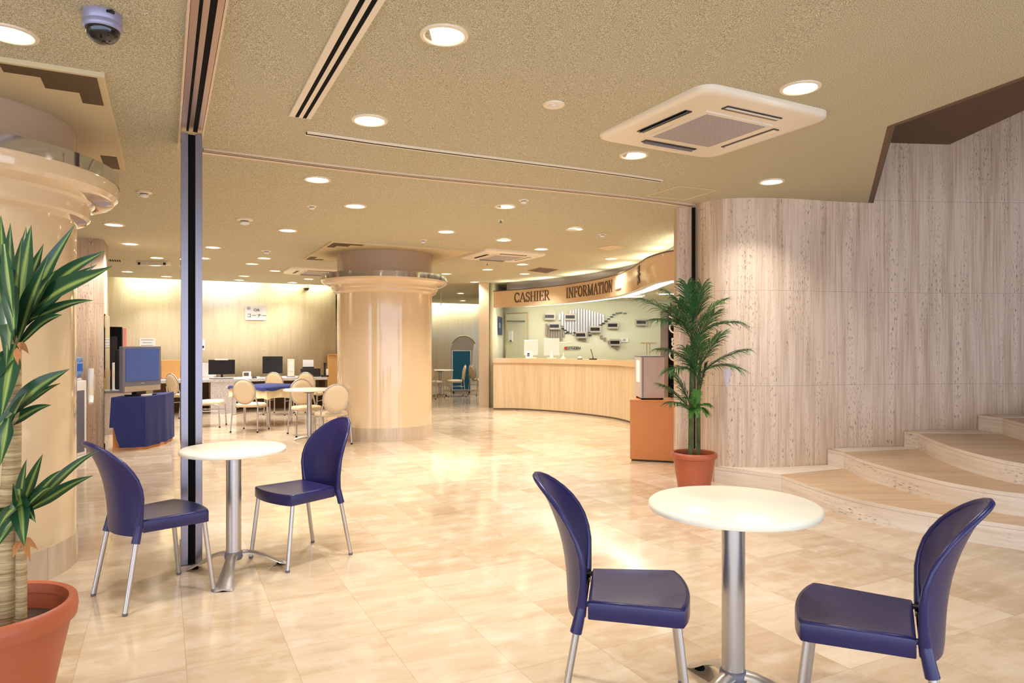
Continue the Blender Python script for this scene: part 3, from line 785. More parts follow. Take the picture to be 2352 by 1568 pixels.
LX = [(22, 76, 'round ceiling light cut off by the left edge of the photo'),
 (1020, 79, 'largest round ceiling light, nearest, at top centre right of the long air vent'),
 (849, 275, 'round ceiling light just right of the end of the long cream air vent'),
 (1838, 200, 'round ceiling light beside the far right corner of the large air conditioner'),
 (1456, 355, 'round ceiling light tucked beside the left front edge of the large air conditioner'),
 (1772, 416, 'round ceiling light nearest to the right stone wall'),
 (729, 411, 'largest round ceiling light beyond the long track, left of centre'),
 (816, 472, 'round ceiling light almost straight above the middle distance column'),
 (1160, 473, 'round ceiling light beyond the track above the sign canopy, beside a smoke detector'),
 (661, 528, 'round ceiling light left of the middle column, right of the large smoke detector'),
 (1025, 531, 'round ceiling light up and right of the middle distance column'),
 (1320, 525, 'round ceiling light highest above the information lettering'),
 (262, 515, 'round ceiling light just right of the left column cornice'),
 (299, 559, 'round ceiling light above the television, second from the left column'),
 (489, 567, 'round ceiling light just right of the steel post'),
 (1157, 550, 'round ceiling light above the right air conditioner in the far ceiling'),
 (1243, 571, 'round ceiling light at the right corner of the far right air conditioner'),
 (1404, 593, 'round ceiling light closest above the curved fascia at the emblem'),
 (607, 592, 'round ceiling light right of centre above the white wall notice'),
 (360, 591, 'round ceiling light just behind the long white ceiling fixture'),
 (579, 605, 'round ceiling light directly above the white wall notice'),
 (355, 608, 'round ceiling light just in front of the long white ceiling fixture'),
 (292, 623, 'round ceiling light above the left end of the far wall, near the dark grille'),
 (382, 634, 'round ceiling light closest to the far wall left of the steel post'),
 (1200, 606, 'round ceiling light between the right air conditioner and the brownish ceiling panel'),
 (1120, 618, 'round ceiling light below the far right air conditioner, above the slim pillar'),
 (1205, 628, 'round ceiling light just above the left end of the curved fascia'),
 (561, 633, 'upper of two close round ceiling lights above the white wall notice near the wall'),
 (550, 642, 'lower of two close round ceiling lights above the white wall notice near the wall'),
 (632, 621, 'round ceiling light half behind the left air conditioner'),
 (709, 640, 'round ceiling light beyond the left air conditioner beside the column'),
 (672, 648, 'round ceiling light closest to the far wall left of the small dark dome'),
 (467, 592, 'round ceiling light peeping out beside the right edge of the steel post'),
 (1025, 628, 'round ceiling light at the right end of the column chrome ring'),
 (1090, 647, 'round ceiling light just left of the top of the slim pillar'),
 (1058, 673, 'higher of two round ceiling lights in the distant room'),
 (1063, 690, 'lower of two round ceiling lights in the distant room')]
def make_downlight():
    r = empty('downlight', (0, 0, 0), 0)
    b_ = B(); lathe(b_, [(0.092, 0.02), (0.086, -0.001), (0.092, -0.006), (0.108, -0.004), (0.109, 0.004)], 32, capb=False, capt=False)
    obj('trim_ring', b_, M['offwhite'], r, 40)
    b_ = B(); lathe(b_, [(0.0885, 0.004), (0.0885, 0.008)], 32); obj('diffuser', b_, M['lamp'], r, 40)
    return r
dl0 = make_downlight()
for i, (px, py, lab) in enumerate(LX):
    c = dl0 if i == 0 else copy_tree(dl0)
    x, y, z = Cp(px, py)
    c.location = (x, y, z-0.006); tag(c, lab, 'ceiling light', 'round recessed ceiling lights')
    area('lamp_light', (0, 0, -0.008), 0.16, 0, LAMP_W, (1.0, 0.955, 0.90), (0, 0, 0), 'DISK', 118, parent=c)
# lamps of the same pattern outside the frame, over and behind the viewer
for (a_, b_2) in ((1.0, 0.6), (3.0, 0.6), (-1.0, 2.6), (0.9, -1.4)):
    c = copy_tree(dl0); 
    for ch in list(c.children):
        if ch.type == 'LIGHT': bpy.data.objects.remove(ch)
    x, y = ab(a_, b_2); c.location = (x, y, cz(x, y)-0.006)
    tag(c, 'round recessed ceiling light out of the frame near the viewer', 'ceiling light', 'round recessed ceiling lights')
    area('lamp_light', (0, 0, -0.008), 0.16, 0, LAMP_W, (1.0, 0.955, 0.90), (0, 0, 0), 'DISK', 118, parent=c)

# unlit small lamp, smoke detectors, sprinklers
p = Cp(1272, 239); r = empty('small_lamp', p, 0, 'small unlit white recessed fitting left of the large air conditioner', 'ceiling fitting')
bm = B(); lathe(bm, [(0.0, -0.002), (0.03, -0.004), (0.04, -0.012), (0.062, -0.010), (0.066, 0.0)], 24, capb=False, capt=False); obj('trim_ring', bm, M['offwhite'], r, 40)
bm = B(); lathe(bm, [(0.0001, -0.016), (0.018, -0.012), (0.028, -0.002)], 16, capb=False, capt=False); obj('bulb', bm, M['white'], r, 40)
for px, py, s, lab in ((562, 503, 1.0, 'largest white smoke detector, between the steel post and the middle column'),
        (331, 441, 0.75, 'white smoke detector between the left column and the steel post'),
        (716, 473, 0.55, 'small smoke detector left of the light above the middle column'),
        (1203, 459, 0.6, 'small white smoke detector closest to the long track at right'),
        (1384, 537, 0.6, 'small white smoke detector above the information lettering'),
        (612, 575, 0.8, 'small smoke detector left of the middle column, above a round light'),
        (972, 551, 0.65, 'small smoke detector just above the middle column at its right')):
    p = Cp(px, py); r = empty('smoke_detector', p, 0, lab, 'smoke detector', 'smoke detectors on the ceiling')
    b_ = B(); lathe(b_, [(0.085*s, 0.0), (0.085*s, -0.012*s), (0.06*s, -0.022*s)], 24, capb=False); obj('base_plate', b_, M['offwhite'], r, 40)
    b_ = B(); lathe(b_, [(0.045*s, -0.022*s), (0.045*s, -0.032*s)], 20); obj('sensor_grille', b_, M['blackgloss'], r, 40)
    b_ = B(); lathe(b_, [(0.05*s, -0.032*s), (0.05*s, -0.05*s), (0.035*s, -0.06*s)], 20); obj('sensor_head', b_, M['white'], r, 40)
for px, py, lab in ((1119, 604, 'tiny dark sprinkler just below the far right air conditioner'), (1150, 505, 'tiny ceiling disc below the light above the sign canopy')):
    p = Cp(px, py); r = empty('sprinkler', p, 0, lab, 'sprinkler')
    b_ = B(); lathe(b_, [(0.035, 0.0), (0.033, -0.008)], 16); obj('cover_plate', b_, M['offwhite'], r, 40)
    b_ = B(); lathe(b_, [(0.008, -0.008), (0.008, -0.03), (0.02, -0.032), (0.02, -0.035)], 12); obj('sprinkler_head', b_, M['greyplastic'], r, 40)
def dome(px, py, s, lab, mat):
    p = Cp(px, py); r = empty('dome_camera', p, 0, lab, 'security camera')
    b_ = B(); lathe(b_, [(0.072*s, 0.0), (0.072*s, -0.035*s), (0.070*s, -0.038*s), (0.072*s, -0.041*s), (0.072*s, -0.058*s), (0.066*s, -0.066*s)], 36); obj('housing', b_, mat, r, 40)
    b_ = B(); lathe(b_, [(0.064*s*math.cos(t*PI/16), -0.064*s-0.060*s*math.sin(t*PI/16)) for t in range(9)], 36, capt=False); obj('lens_dome', b_, M['lens'], r, 60)
    b_ = B(); box(b_, (0.055*s, -0.045*s, -0.012*s), (0.03*s, 0.02*s, 0.01*s)); obj('cable_entry', b_, M['blackgloss'], r)
dome(236, 33, 1.0, 'large silver dome security camera at the top left of the ceiling', M['lilac'])
dome(704, 655, 1.0, 'small dark dome security camera high on the far wall beside the column', M['offwhite'])
p = Cp(353, 600, 0.0); r = empty('batten_fixture', p, 0.05, 'long white ceiling fixture with dark end sockets above the television', 'ceiling fixture')
bm = B(); box(bm, (0, 0, -0.03), (0.50, 0.12, 0.06), bevel=0.01); obj('body', bm, M['offwhite'], r)
for s in (-1, 1):
    bm = B(); box(bm, (s*0.20, -0.055, -0.045), (0.035, 0.03, 0.04)); obj('socket', bm, M['blackgloss'], r)
bm = B(); tube(bm, [(-0.18, -0.06, -0.062), (0.18, -0.06, -0.062)], 0.012, 10); obj('tube_lamp', bm, M['white'], r, 60)
p = Cp(262, 597); r = empty('vent_grille', p, YAW, 'small dark slatted ceiling grille beside the stone pier', 'air vent')
bm = B(); box(bm, (0, 0, -0.004), (0.22, 0.34, 0.008)); obj('frame', bm, M['cream_panel'], r)
bm = B()
for k in range(6): box(bm, (-0.08+0.032*k, 0, -0.009), (0.02, 0.28, 0.004))
obj('slats', bm, M['black'], r)

# ================================================================== FURNITURE
# ------------------------------------------------------------------ blue moulded chairs
def seat_outline():
    pts = [(-0.178, -0.128), (0.178, -0.128)]
    R = []
    R.append((0.181, -0.128)); R.append((0.196, 0.03)); R.append((0.2115, 0.185)); R.append((0.2085, 0.202))
    for i in range(1, 12):
        x = 0.196-0.392*i/12; R.append((x, 0.208+0.030*(1-(x/0.2)**2)))
    R.append((-0.2085, 0.202)); R.append((-0.2115, 0.185)); R.append((-0.196, 0.03)); R.append((-0.181, -0.128))
    return R
def make_blue_chair():
    r = empty('blue_chair')
    # seat: skirted slab with softened rim and a slight dish
    b_ = B(); O = seat_outline(); rings = []
    for s_, z in ((0.985, 0.388), (1.0, 0.392), (1.0, 0.443), (0.988, 0.452), (0.965, 0.455)):
        rings.append([b_.verts.new((x*s_, 0.05+(y-0.05)*s_, z)) for x, y in O])
    for s_, z in ((0.92, 0.4535), (0.75, 0.450), (0.45, 0.4475), (0.15, 0.4465)):
        rings.append([b_.verts.new((x*s_, 0.05+(y-0.05)*s_, z)) for x, y in O])
    n = len(O)
    for a, b in zip(rings, rings[1:]):
        for k in range(n): b_.faces.new((a[k], a[(k+1) % n], b[(k+1) % n], b[k]))
    b_.faces.new(rings[-1]); b_.faces.new(rings[0][::-1])
    bmesh.ops.recalc_face_normals(b_, faces=b_.faces[:])
    obj('seat', b_, M['blue'], r, 50)
    # back shell
    Z = [0.375, 0.40, 0.44, 0.48, 0.52, 0.57, 0.62, 0.67, 0.71, 0.75, 0.785, 0.815, 0.838, 0.853, 0.860]
    W = [0.168, 0.178, 0.186, 0.193, 0.200, 0.207, 0.210, 0.206, 0.196, 0.180, 0.156, 0.126, 0.092, 0.055, 0.018]
    YC = [-0.205, -0.208, -0.210, -0.212, -0.215, -0.221, -0.230, -0.243, -0.256, -0.272, -0.288, -0.304, -0.319, -0.331, -0.338]
    K = 12; b_ = B(); front = []; back = []
    def P(i, u):
        w_ = W[i]; x = u*w_; cup = 0.070*(abs(x)/0.2)**2.2
        return Vector((x, YC[i]+cup, Z[i]))
    for i in range(len(Z)):
        fr, bk = [], []
        for k in range(K+1):
            u = -1+2*k/K; p = P(i, u)
            du = (P(i, min(1, u+0.05))-P(i, max(-1, u-0.05)))
            dz = (P(min(len(Z)-1, i+1), u)-P(max(0, i-1), u))
            nn = dz.cross(du).normalized()
            if nn.y < 0: nn = -nn
            th = 0.005
            fr.append(b_.verts.new(p+nn*th)); bk.append(b_.verts.new(p-nn*th))
        front.append(fr); back.append(bk)
    for i in range(len(Z)-1):
        for k in range(K):
            b_.faces.new((front[i][k], front[i][k+1], front[i+1][k+1], front[i+1][k]))
            b_.faces.new((back[i][k+1], back[i][k], back[i+1][k], back[i+1][k+1]))
        b_.faces.new((front[i][0], front[i+1][0], back[i+1][0], back[i][0]))
        b_.faces.new((front[i+1][K], front[i][K], back[i][K], back[i+1][K]))
    for k in range(K):
        b_.faces.new((front[0][k+1], front[0][k], back[0][k], back[0][k+1]))
        b_.faces.new((front[-1][k], front[-1][k+1], back[-1][k+1], back[-1][k]))
    bmesh.ops.recalc_face_normals(b_, faces=b_.faces[:])
    edge = [P(i, -1) for i in range(1, len(Z))] + [P(i, 1) for i in range(len(Z)-1, 0, -1)]
    edge[0] = P(1, -1); rr = [0.0135]*4 + [0.0095]*(len(edge)-8) + [0.0135]*4
    rr = [0.016 if 0.44 < p.z < 0.5 else (0.019 if p.z <= 0.44 else 0.0105 if p.z > 0.6 else 0.013) for p in edge]
    tube(b_, edge, rr, 10)
    for s in (-1, 1):       # sleeves over the rear legs
        tube(b_, [(s*0.183, -0.146, 0.455), (s*0.186, -0.152, 0.43), (s*0.190, -0.163, 0.375), (s*0.192, -0.170, 0.345)], [0.014, 0.019, 0.0205, 0.0215], 12)
    obj('backrest', b_, M['blue'], r, 60)
    for s in (-1, 1):
        b_ = B(); tube(b_, [(s*0.196, 0.182, 0.40), (s*0.2125, 0.226, 0.012)], 0.0125, 14); l = obj('leg', b_, M['alu'], r, 60)
        b_ = B(); lathe(b_, [(0.0115, 0.0), (0.0135, 0.003), (0.0132, 0.014)], 14, (s*0.2128, 0.2265, 0)); obj('foot_cap', b_, M['greyplastic'], l, 60)
        b_ = B(); tube(b_, [(s*0.190, -0.160, 0.39), (s*0.214, -0.2275, 0.012)], 0.0125, 14); l = obj('leg', b_, M['alu'], r, 60)
        b_ = B(); lathe(b_, [(0.0115, 0.0), (0.0135, 0.003), (0.0132, 0.014)], 14, (s*0.2143, -0.228, 0)); obj('foot_cap', b_, M['greyplastic'], l, 60)
        b_ = B(); tube(b_, [(s*0.163, -0.150, 0.437), (s*0.163, -0.112, 0.437)], 0.010, 12); obj('hinge_pin', b_, M['blackgloss'], r, 60)
    b_ = B(); tube(b_, [(-0.18, -0.145, 0.415), (0.18, -0.145, 0.415)], 0.009, 10); obj('crossbar', b_, M['blackgloss'], r, 60)
    return r
bc = make_blue_chair()
CH = [((-1.96, 3.74), (0.64, 0.76), 'blue moulded plastic chair left of the left table, seen from behind beside the dracaena'),
      ((-1.358, 4.395), (-0.647, -0.763), 'blue moulded plastic chair right of the left table, facing the viewer'),
      ((0.424, 2.574), (0.987, -0.16), 'blue moulded plastic chair left of the right table, in the foreground'),
      ((1.225, 2.33), (-0.877, 0.48), 'blue moulded plastic chair at the right edge, right of the foreground table')]
for i, (c, f, lab) in enumerate(CH):
    o = bc if i == 0 else copy_tree(bc)
    o.location = (c[0], c[1], 0); o.rotation_euler = (0, 0, rz_of(*f)); tag(o, lab, 'chair', 'blue moulded chairs')

# ------------------------------------------------------------------ cream round tables
def cafe_table(x, y, h, rad, rot, lab):
    t = empty('cafe_table', (x, y, 0), rot, lab, 'table', 'cream round pedestal tables')
    b_ = B(); lathe(b_, [(rad-0.018, h-0.032), (rad-0.004, h-0.028), (rad, h-0.018), (rad-0.001, h-0.008), (rad-0.010, h)], 72); obj('tabletop', b_, M['table_white'], t, 50)
    b_ = B(); lathe(b_, [(0.05, h-0.055), (0.13, h-0.04), (0.13, h-0.033)], 24); obj('top_plate', b_, M['greyplastic'], t, 50)
    b_ = B(); tube(b_, [(0, 0, 0.10), (0, 0, h-0.045)], 0.0425, 28); obj('column', b_, M['alu'], t, 60)
    b_ = B(); lathe(b_, [(0.046, 0.088), (0.052, 0.104), (0.050, 0.128), (0.044, 0.136)], 24); obj('hub', b_, M['greyplastic'], t, 60)
    for k in range(3):
        a = math.radians(-78+k*120); d = Vector((math.cos(a), math.sin(a))); n_ = Vector((-d.y, d.x))
        prof = [(0.03, 0.122, 0.034), (0.08, 0.116, 0.032), (0.13, 0.100, 0.033), (0.18, 0.076, 0.037), (0.22, 0.050, 0.043), (0.26, 0.027, 0.050), (0.295, 0.015, 0.054), (0.312, 0.010, 0.046)]
        b_ = B(); prev = None
        for q, z, w_ in prof:
            th = 0.014 if q < 0.27 else 0.010
            ring = [b_.verts.new((d.x*q+n_.x*u, d.y*q+n_.y*u, z+v)) for u, v in ((-w_, -0.008), (-w_*0.75, th*0.5), (0, th), (w_*0.75, th*0.5), (w_, -0.008), (0, 0.0))]
            if prev:
                for m_ in range(6): b_.faces.new((prev[m_], prev[(m_+1) % 6], ring[(m_+1) % 6], ring[m_]))
            else: b_.faces.new(ring[::-1])
            prev = ring
        b_.faces.new(prev); bmesh.ops.recalc_face_normals(b_, faces=b_.faces[:])
        o = obj('foot', b_, M['greyplastic'] if False else M['alu'], t, 50)
        b_ = B(); lathe(b_, [(0.02, 0.0), (0.022, 0.006), (0.018, 0.012)], 14, (d.x*0.287, d.y*0.287, 0)); obj('glide', b_, M['black'], o)
    return t
cafe_table(-1.655, 4.06, 0.752, 0.298, 0.0, 'cream round table between the two left blue chairs')
cafe_table(0.838, 2.585, 0.765, 0.316, math.radians(58), 'cream round table between the two foreground blue chairs')

# ------------------------------------------------------------------ round-back beige chairs in the far room
def make_round_chair():
    r = empty('round_back_chair')
    b_ = B(); n = 28; rings = []
    for s_, z in ((0.93, 0.385), (1.0, 0.395), (1.0, 0.42), (0.93, 0.437), (0.6, 0.445)):
        ring = []
        for k in range(n):
            a = 2*PI*k/n; e = 0.72
            x = 0.215*s_*math.copysign(abs(math.cos(a))**e, math.cos(a)); y = 0.02+0.205*s_*math.copysign(abs(math.sin(a))**e, math.sin(a))
            ring.append(b_.verts.new((x, y, z)))
        rings.append(ring)
    for a, b in zip(rings, rings[1:]):
        for k in range(n): b_.faces.new((a[k], a[(k+1) % n], b[(k+1) % n], b[k]))
    b_.faces.new(rings[-1]); b_.faces.new(rings[0][::-1]); obj('seat', b_, M['cushion'], r, 50)
    b_ = B()
    def bp(a, k, dy=0.0):
        x = 0.178*k*math.cos(a); z = 0.635+0.195*k*math.sin(a); y = -0.215-(z-0.45)*0.16+dy+0.10*(x*x)/0.03*0.12
        return (x, y, z)
    rings = []
    for k_, dy in ((0.0001, -0.020), (0.6, -0.020), (0.9, -0.016), (0.97, 0.0), (0.9, 0.018), (0.6, 0.026), (0.0001, 0.028)):
        rings.append([b_.verts.new(bp(2*PI*k/n, k_, dy)) for k in range(n)])
    for a, b in zip(rings, rings[1:]):
        for k in range(n): b_.faces.new((a[k], a[(k+1) % n], b[(k+1) % n], b[k]))
    bmesh.ops.recalc_face_normals(b_, faces=b_.faces[:]); obj('backrest', b_, M['cushion'], r, 60)
    b_ = B(); tube(b_, [bp(2*PI*k/n, 1.0) for k in range(n+1)], 0.010, 8); obj('back_frame', b_, M['alu'], r, 60)
    for s in (-1, 1):
        b_ = B(); tube(b_, [(s*0.172, -0.240, 0.58), (s*0.196, -0.205, 0.45), (s*0.200, -0.195, 0.38), (s*0.213, -0.240, 0.012)], 0.011, 10); l = obj('leg', b_, M['alu'], r, 60)
        b_ = B(); lathe(b_, [(0.014, 0), (0.014, 0.02)], 10, (s*0.213, -0.240, 0)); obj('foot_cap', b_, M['black'], l)
        b_ = B(); tube(b_, [(s*0.19, -0.10, 0.375), (s*0.192, 0.15, 0.378), (s*0.195, 0.195, 0.36), (s*0.205, 0.215, 0.012)], 0.011, 10); l = obj('leg', b_, M['alu'], r, 60)
        b_ = B(); lathe(b_, [(0.014, 0), (0.014, 0.02)], 10, (s*0.205, 0.215, 0)); obj('foot_cap', b_, M['black'], l)
        b_ = B(); tube(b_, [(s*0.203, -0.205, 0.27), (s*0.196, 0.200, 0.27)], 0.007, 8); obj('stretcher', b_, M['alu'], r, 60)
    return r
rc = make_round_chair()
RC = [((-4.15, 10.84), (0.05, 1.0), 'round-backed beige chair seen squarely from behind, at the clothed table left side'),
      ((-5.06, 11.42), (1.0, 0.15), 'round-backed beige chair seen side on just right of the steel post'),
      ((-4.58, 13.45), (0.1, 1.0), 'round-backed beige chair pulled up to the wall desk, left of the two there'),
      ((-3.96, 13.45), (0.1, 1.0), 'round-backed beige chair pulled up to the wall desk, right of the two there'),
      ((-3.12, 10.35), (0.54, -0.84), 'round-backed beige chair behind the small round table, turned towards the viewer'),
      ((-2.50, 9.45), (-0.50, 0.86), 'nearest round-backed beige chair, right of the small round table beside the column'),
      ((-6.20, 12.9), (0.5, 0.85), 'round-backed beige chair half hidden left of the steel post'),
      ((-1.50, 18.05), (-0.95, -0.25), 'round-backed beige chair in front of the teal partition in the distant room'),
      ((-2.02, 17.5), (0.4, 0.92), 'round-backed beige chair at the right edge of the large column in the distant room'),
      ((-0.88, 18.55), (0.7, 0.5), 'round-backed beige chair partly behind the slim stone pillar')]
for i, (c, f, lab) in enumerate(RC):
    o = rc if i == 0 else copy_tree(rc)
    o.location = (c[0], c[1], 0); o.rotation_euler = (0, 0, rz_of(*f)); tag(o, lab, 'chair', 'round-backed beige chairs')

def pedestal(x, y, h, rad, lab):
    t = empty('pedestal_table', (x, y, 0), 0, lab, 'table')
    b_ = B(); lathe(b_, [(rad-0.01, h-0.025), (rad, h-0.018), (rad, h-0.006), (rad-0.008, h)], 48); obj('tabletop', b_, M['table_white'], t, 50)
    b_ = B(); lathe(b_, [(0.04, h-0.06), (0.15, h-0.035), (0.15, h-0.025)], 20); obj('top_plate', b_, M['brownslot'], t, 50)
    b_ = B(); tube(b_, [(0, 0, 0.03), (0, 0, h-0.03)], 0.034, 18); obj('column', b_, M['alu'], t, 60)
    for k in range(4):
        a = k*PI/2+0.5; b_ = B(); tube(b_, [(0, 0, 0.05), (0.14*math.cos(a), 0.14*math.sin(a), 0.035), (0.21*math.cos(a), 0.21*math.sin(a), 0.012)], [0.022, 0.018, 0.012], 8); obj('foot', b_, M['alu'], t, 60)
pedestal(-2.91, 9.80, 0.73, 0.36, 'small cream round table in the far room left of the column')
pedestal(-1.92, 18.2, 0.70, 0.36, 'cream round table in the distant room right of the column')

# clothed rectangular table
cN, cR, cL = Vector((-4.02, 11.16)), Vector((-3.62, 11.98)), Vector((-4.80, 11.62))
cF = cR+cL-cN; zt = 0.655
t = empty('rectangular_table', (*((cR+cL)/2), 0), 0, 'rectangular table under cream and navy cloths in the far room', 'table')
o0 = (cR+cL)/2
bm = B(); prism(bm, [tuple((p-o0)*0.97) for p in (cN, cR, cF, cL)], zt-0.03, zt-0.004); obj('tabletop', bm, M['wood'], t)
for p in (cN, cR, cF, cL):
    q = (p-o0)*0.62
    bm = B(); tube(bm, [(q.x, q.y, 0.0), (q.x*0.96, q.y*0.96, zt-0.03)], 0.014, 10); obj('leg', bm, M['alu'], t, 60)
def cloth(name, mat, corners, ztop, drop, amp, seed, lab, cat):
    rnd = random.Random(seed); b_ = B(); per = []
    C = [Vector(c) for c in corners]; n = len(C)
    for i in range(n):
        a, b = C[i], C[(i+1) % n]; L = (b-a).length; k = max(10, int(L/0.04))
        for j in range(k): per.append((a+(b-a)*j/k, (b-a).normalized()))
    cen = sum(C, Vector((0, 0)))/n
    top = [b_.verts.new((p.x, p.y, ztop)) for p, d in per]
    rows = [top]
    for r_ in range(1, 5):
        row = []
        for j, (p, d) in enumerate(per):
            out = Vector((d.y, -d.x)); 
            if out.dot(p-cen) < 0: out = -out
            wv = amp*r_/4*(math.sin(j*0.75+seed)+0.5*math.sin(j*1.9+seed*2))
            dd = drop*(1+0.10*math.sin(j*0.31+seed)) if drop > 0.05 else drop*(1+0.3*math.sin(j*0.5))
            q = p+out*(0.006+0.018*r_/4+wv); row.append(b_.verts.new((q.x, q.y, ztop-dd*r_/4)))
        rows.append(row)
    m_ = len(per)
    for a, b in zip(rows, rows[1:]):
        for j in range(m_): b_.faces.new((a[j], a[(j+1) % m_], b[(j+1) % m_], b[j]))
    b_.faces.new(top); bmesh.ops.recalc_face_normals(b_, faces=b_.faces[:])
    o = obj(name, b_, mat, None, 60); tag(o, lab, cat); return o
cloth('cream_tablecloth', M['creamcloth'], [cN, cR, cF, cL], zt, 0.19, 0.012, 3, 'cream tablecloth hanging in folds around the far rectangular table', 'tablecloth')
cc = (cN+cF)/2
cloth('navy_table_runner', M['bluecloth'], [cc+(p-cc)*1.03 for p in (cN, cR, cF, cL)], zt+0.012, 0.05, 0.006, 5, 'navy cloth with ruffled edge laid over the cream tablecloth', 'tablecloth')

# ------------------------------------------------------------------ wall desk with granite panel and its equipment
def W(px, py, b):                                   # point seen at a pixel on the plane b = const
    t_ = (px-CX)/F; Y = b/(t_*UX+UY); return (t_*Y, Y, HC-(py-HY)/F*Y)
DB = 14.68
a0 = to_ab(*W(350, 870, DB)[:2])[0]; a1 = to_ab(*W(752, 870, DB)[:2])[0]
dk = empty('wall_desk', (0, 0, 0), 0, 'long speckled stone desk running along the far left wall', 'desk')
ZD = 0.68
bm = B(); prism(bm, abpath([(a0, DB), (a1, DB), (a1, 15.62), (a0, 15.62)]), ZD-0.055, ZD); obj('desktop', bm, M['granite'], dk)
g0 = to_ab(*W(484, 900, DB)[:2])[0]; g1 = to_ab(*W(543, 900, DB)[:2])[0]
bm = B(); prism(bm, abpath([(g0, DB+0.01), (g1, DB+0.01), (g1, DB+0.7), (g0, DB+0.7)]), 0.0, ZD-0.055); obj('granite_pedestal', bm, M['granite'], dk)
bm = B(); prism(bm, abpath([(a0, 15.50), (a1, 15.50), (a1, 15.58), (a0, 15.58)]), 0.0, ZD-0.055); obj('back_panel', bm, M['brownslot'], dk)
bm = B(); prism(bm, abpath([(a1-0.04, DB+0.02), (a1, DB+0.02), (a1, DB+0.7), (a1-0.04, DB+0.7)]), 0.0, ZD-0.055); obj('end_panel', bm, M['brownslot'], dk)
def on_desk(px, b): p = W(px, 870, b); return (p[0], p[1], ZD)
# laptop-like computer with clip lamp
def computer(px, w_, h_, lab, kind):
    r = empty('computer_monitor', on_desk(px, 15.05), YAW*0.6, lab, 'monitor')
    b_ = B(); box(b_, (0, 0.02, 0.008), (w_*0.5, 0.20, 0.016), bevel=0.004); obj('stand', b_, M['blackgloss'], r)
    b_ = B(); tube(b_, [(0, 0.05, 0.016), (0, 0.05, 0.12)], 0.02, 10); obj('neck', b_, M['blackgloss'], r, 60)
    b_ = B(); box(b_, (0, 0.03, 0.08+h_/2), (w_, 0.035, h_), rx=-0.08, bevel=0.006); obj('bezel', b_, M['blackgloss'], r)
    b_ = B(); box(b_, (0, 0.009, 0.08+h_/2), (w_-0.05, 0.004, h_-0.05), rx=-0.08); obj('screen', b_, M['darkscreen'], r)
    if kind:
        b_ = B(); box(b_, (0.0, 0.0, 0.085+h_), (w_*0.5, 0.05, 0.03), bevel=0.006); obj('light_bar', b_, M['white'], r)
computer(509, 0.50, 0.30, 'black monitor with a white bar on top, on the granite part of the wall desk', 1)
computer(626, 0.40, 0.36, 'plain dark square monitor on the wall desk behind the round-backed chairs', 0)
def keyboard(px, b, lab, mat):
    r = empty('keyboard', on_desk(px, b), YAW*0.6, lab, 'keyboard')
    b_ = B(); box(b_, (0, 0, 0.012), (0.44, 0.15, 0.02), bevel=0.004); obj('tray', b_, mat, r)
    b_ = B()
    for i in range(14):
        for j in range(5): box(b_, (-0.195+0.03*i, -0.055+0.028*j, 0.026), (0.024, 0.022, 0.008))
    obj('keys', b_, M['white'] if mat != M['white'] else M['greyplastic'], r)
keyboard(509, 14.83, 'black keyboard in front of the monitor with the white bar', M['greyplastic'])
keyboard(622, 14.82, 'keyboard in front of the plain dark square monitor', M['white'])
keyboard(385, 14.9, 'keyboard on the wall desk left of the steel post', M['white'])
def boxthing(name, loc, rz, parts, lab, cat):
    r = empty(name, loc, rz, lab, cat)
    for pn, c, s, mt, bv in parts:
        b_ = B(); box(b_, c, s, bevel=bv); obj(pn, b_, M[mt], r)
    return r
boxthing('router', on_desk(668, 15.1), 0.4, [('body', (0, 0, 0.19), (0.13, 0.20, 0.37), 'offwhite', 0.01), ('base', (0, 0, 0.006), (0.16, 0.22, 0.012), 'greyplastic', 0.002), ('front_panel', (0, -0.103, 0.23), (0.09, 0.006, 0.2), 'white', 0.002)], 'white upright computer tower on the wall desk between monitor and printer', 'computer')
pr = boxthing('printer', on_desk(713, 15.05), 0.35, [('body', (0, 0, 0.09), (0.40, 0.30, 0.17), 'blackgloss', 0.012), ('paper_tray', (-0.04, 0.08, 0.19), (0.24, 0.03, 0.04), 'blackgloss', 0.004), ('paper', (-0.04, 0.09, 0.26), (0.22, 0.008, 0.20), 'paper', 0)], 'black printer with white paper standing in its feeder on the wall desk', 'printer')
r = empty('telephone', on_desk(746, 14.80), 0.3, 'small black telephone with upright handset beside the printer', 'telephone')
bm = B(); box(bm, (0, 0, 0.02), (0.16, 0.16, 0.04), bevel=0.008); obj('base', bm, M['blackgloss'], r)
bm = B(); tube(bm, [(0, 0.03, 0.04), (0, 0.035, 0.18), (0.0, 0.03, 0.30)], [0.02, 0.018, 0.028], 10); obj('handset', bm, M['blackgloss'], r, 60)
bm = B(); box(bm, (0.05, -0.03, 0.10), (0.045, 0.03, 0.14), bevel=0.005); obj('display', bm, M['white'], r)
r = empty('card_holder', on_desk(567, 14.95), 0.3, 'small white card holder with a dark photo on the wall desk', 'card holder')
bm = B(); box(bm, (0, 0, 0.07), (0.16, 0.02, 0.13), rx=-0.15, bevel=0.003); obj('frame', bm, M['paper'], r)
bm = B(); box(bm, (-0.01, -0.012, 0.08), (0.10, 0.004, 0.07), rx=-0.15); obj('photo', bm, M['letters'], r)
r = empty('mouse', on_desk(584, 14.85), 0.3, 'dark computer mouse right of the small card holder', 'mouse')
bm = B(); lathe(bm, [(0.055, 0), (0.05, 0.02), (0.03, 0.035), (0.004, 0.04)], 14); obj('shell', bm, M['blackgloss'], r, 60)
r = boxthing('laptop_screen', on_desk(478, 15.36), 0.3, [('panel', (0, 0, 0.17), (0.30, 0.02, 0.28), 'white', 0.004), ('foot', (0, 0, 0.01), (0.2, 0.14, 0.02), 'white', 0.003)], 'pale privacy board standing behind the monitor with the white bar', 'divider')
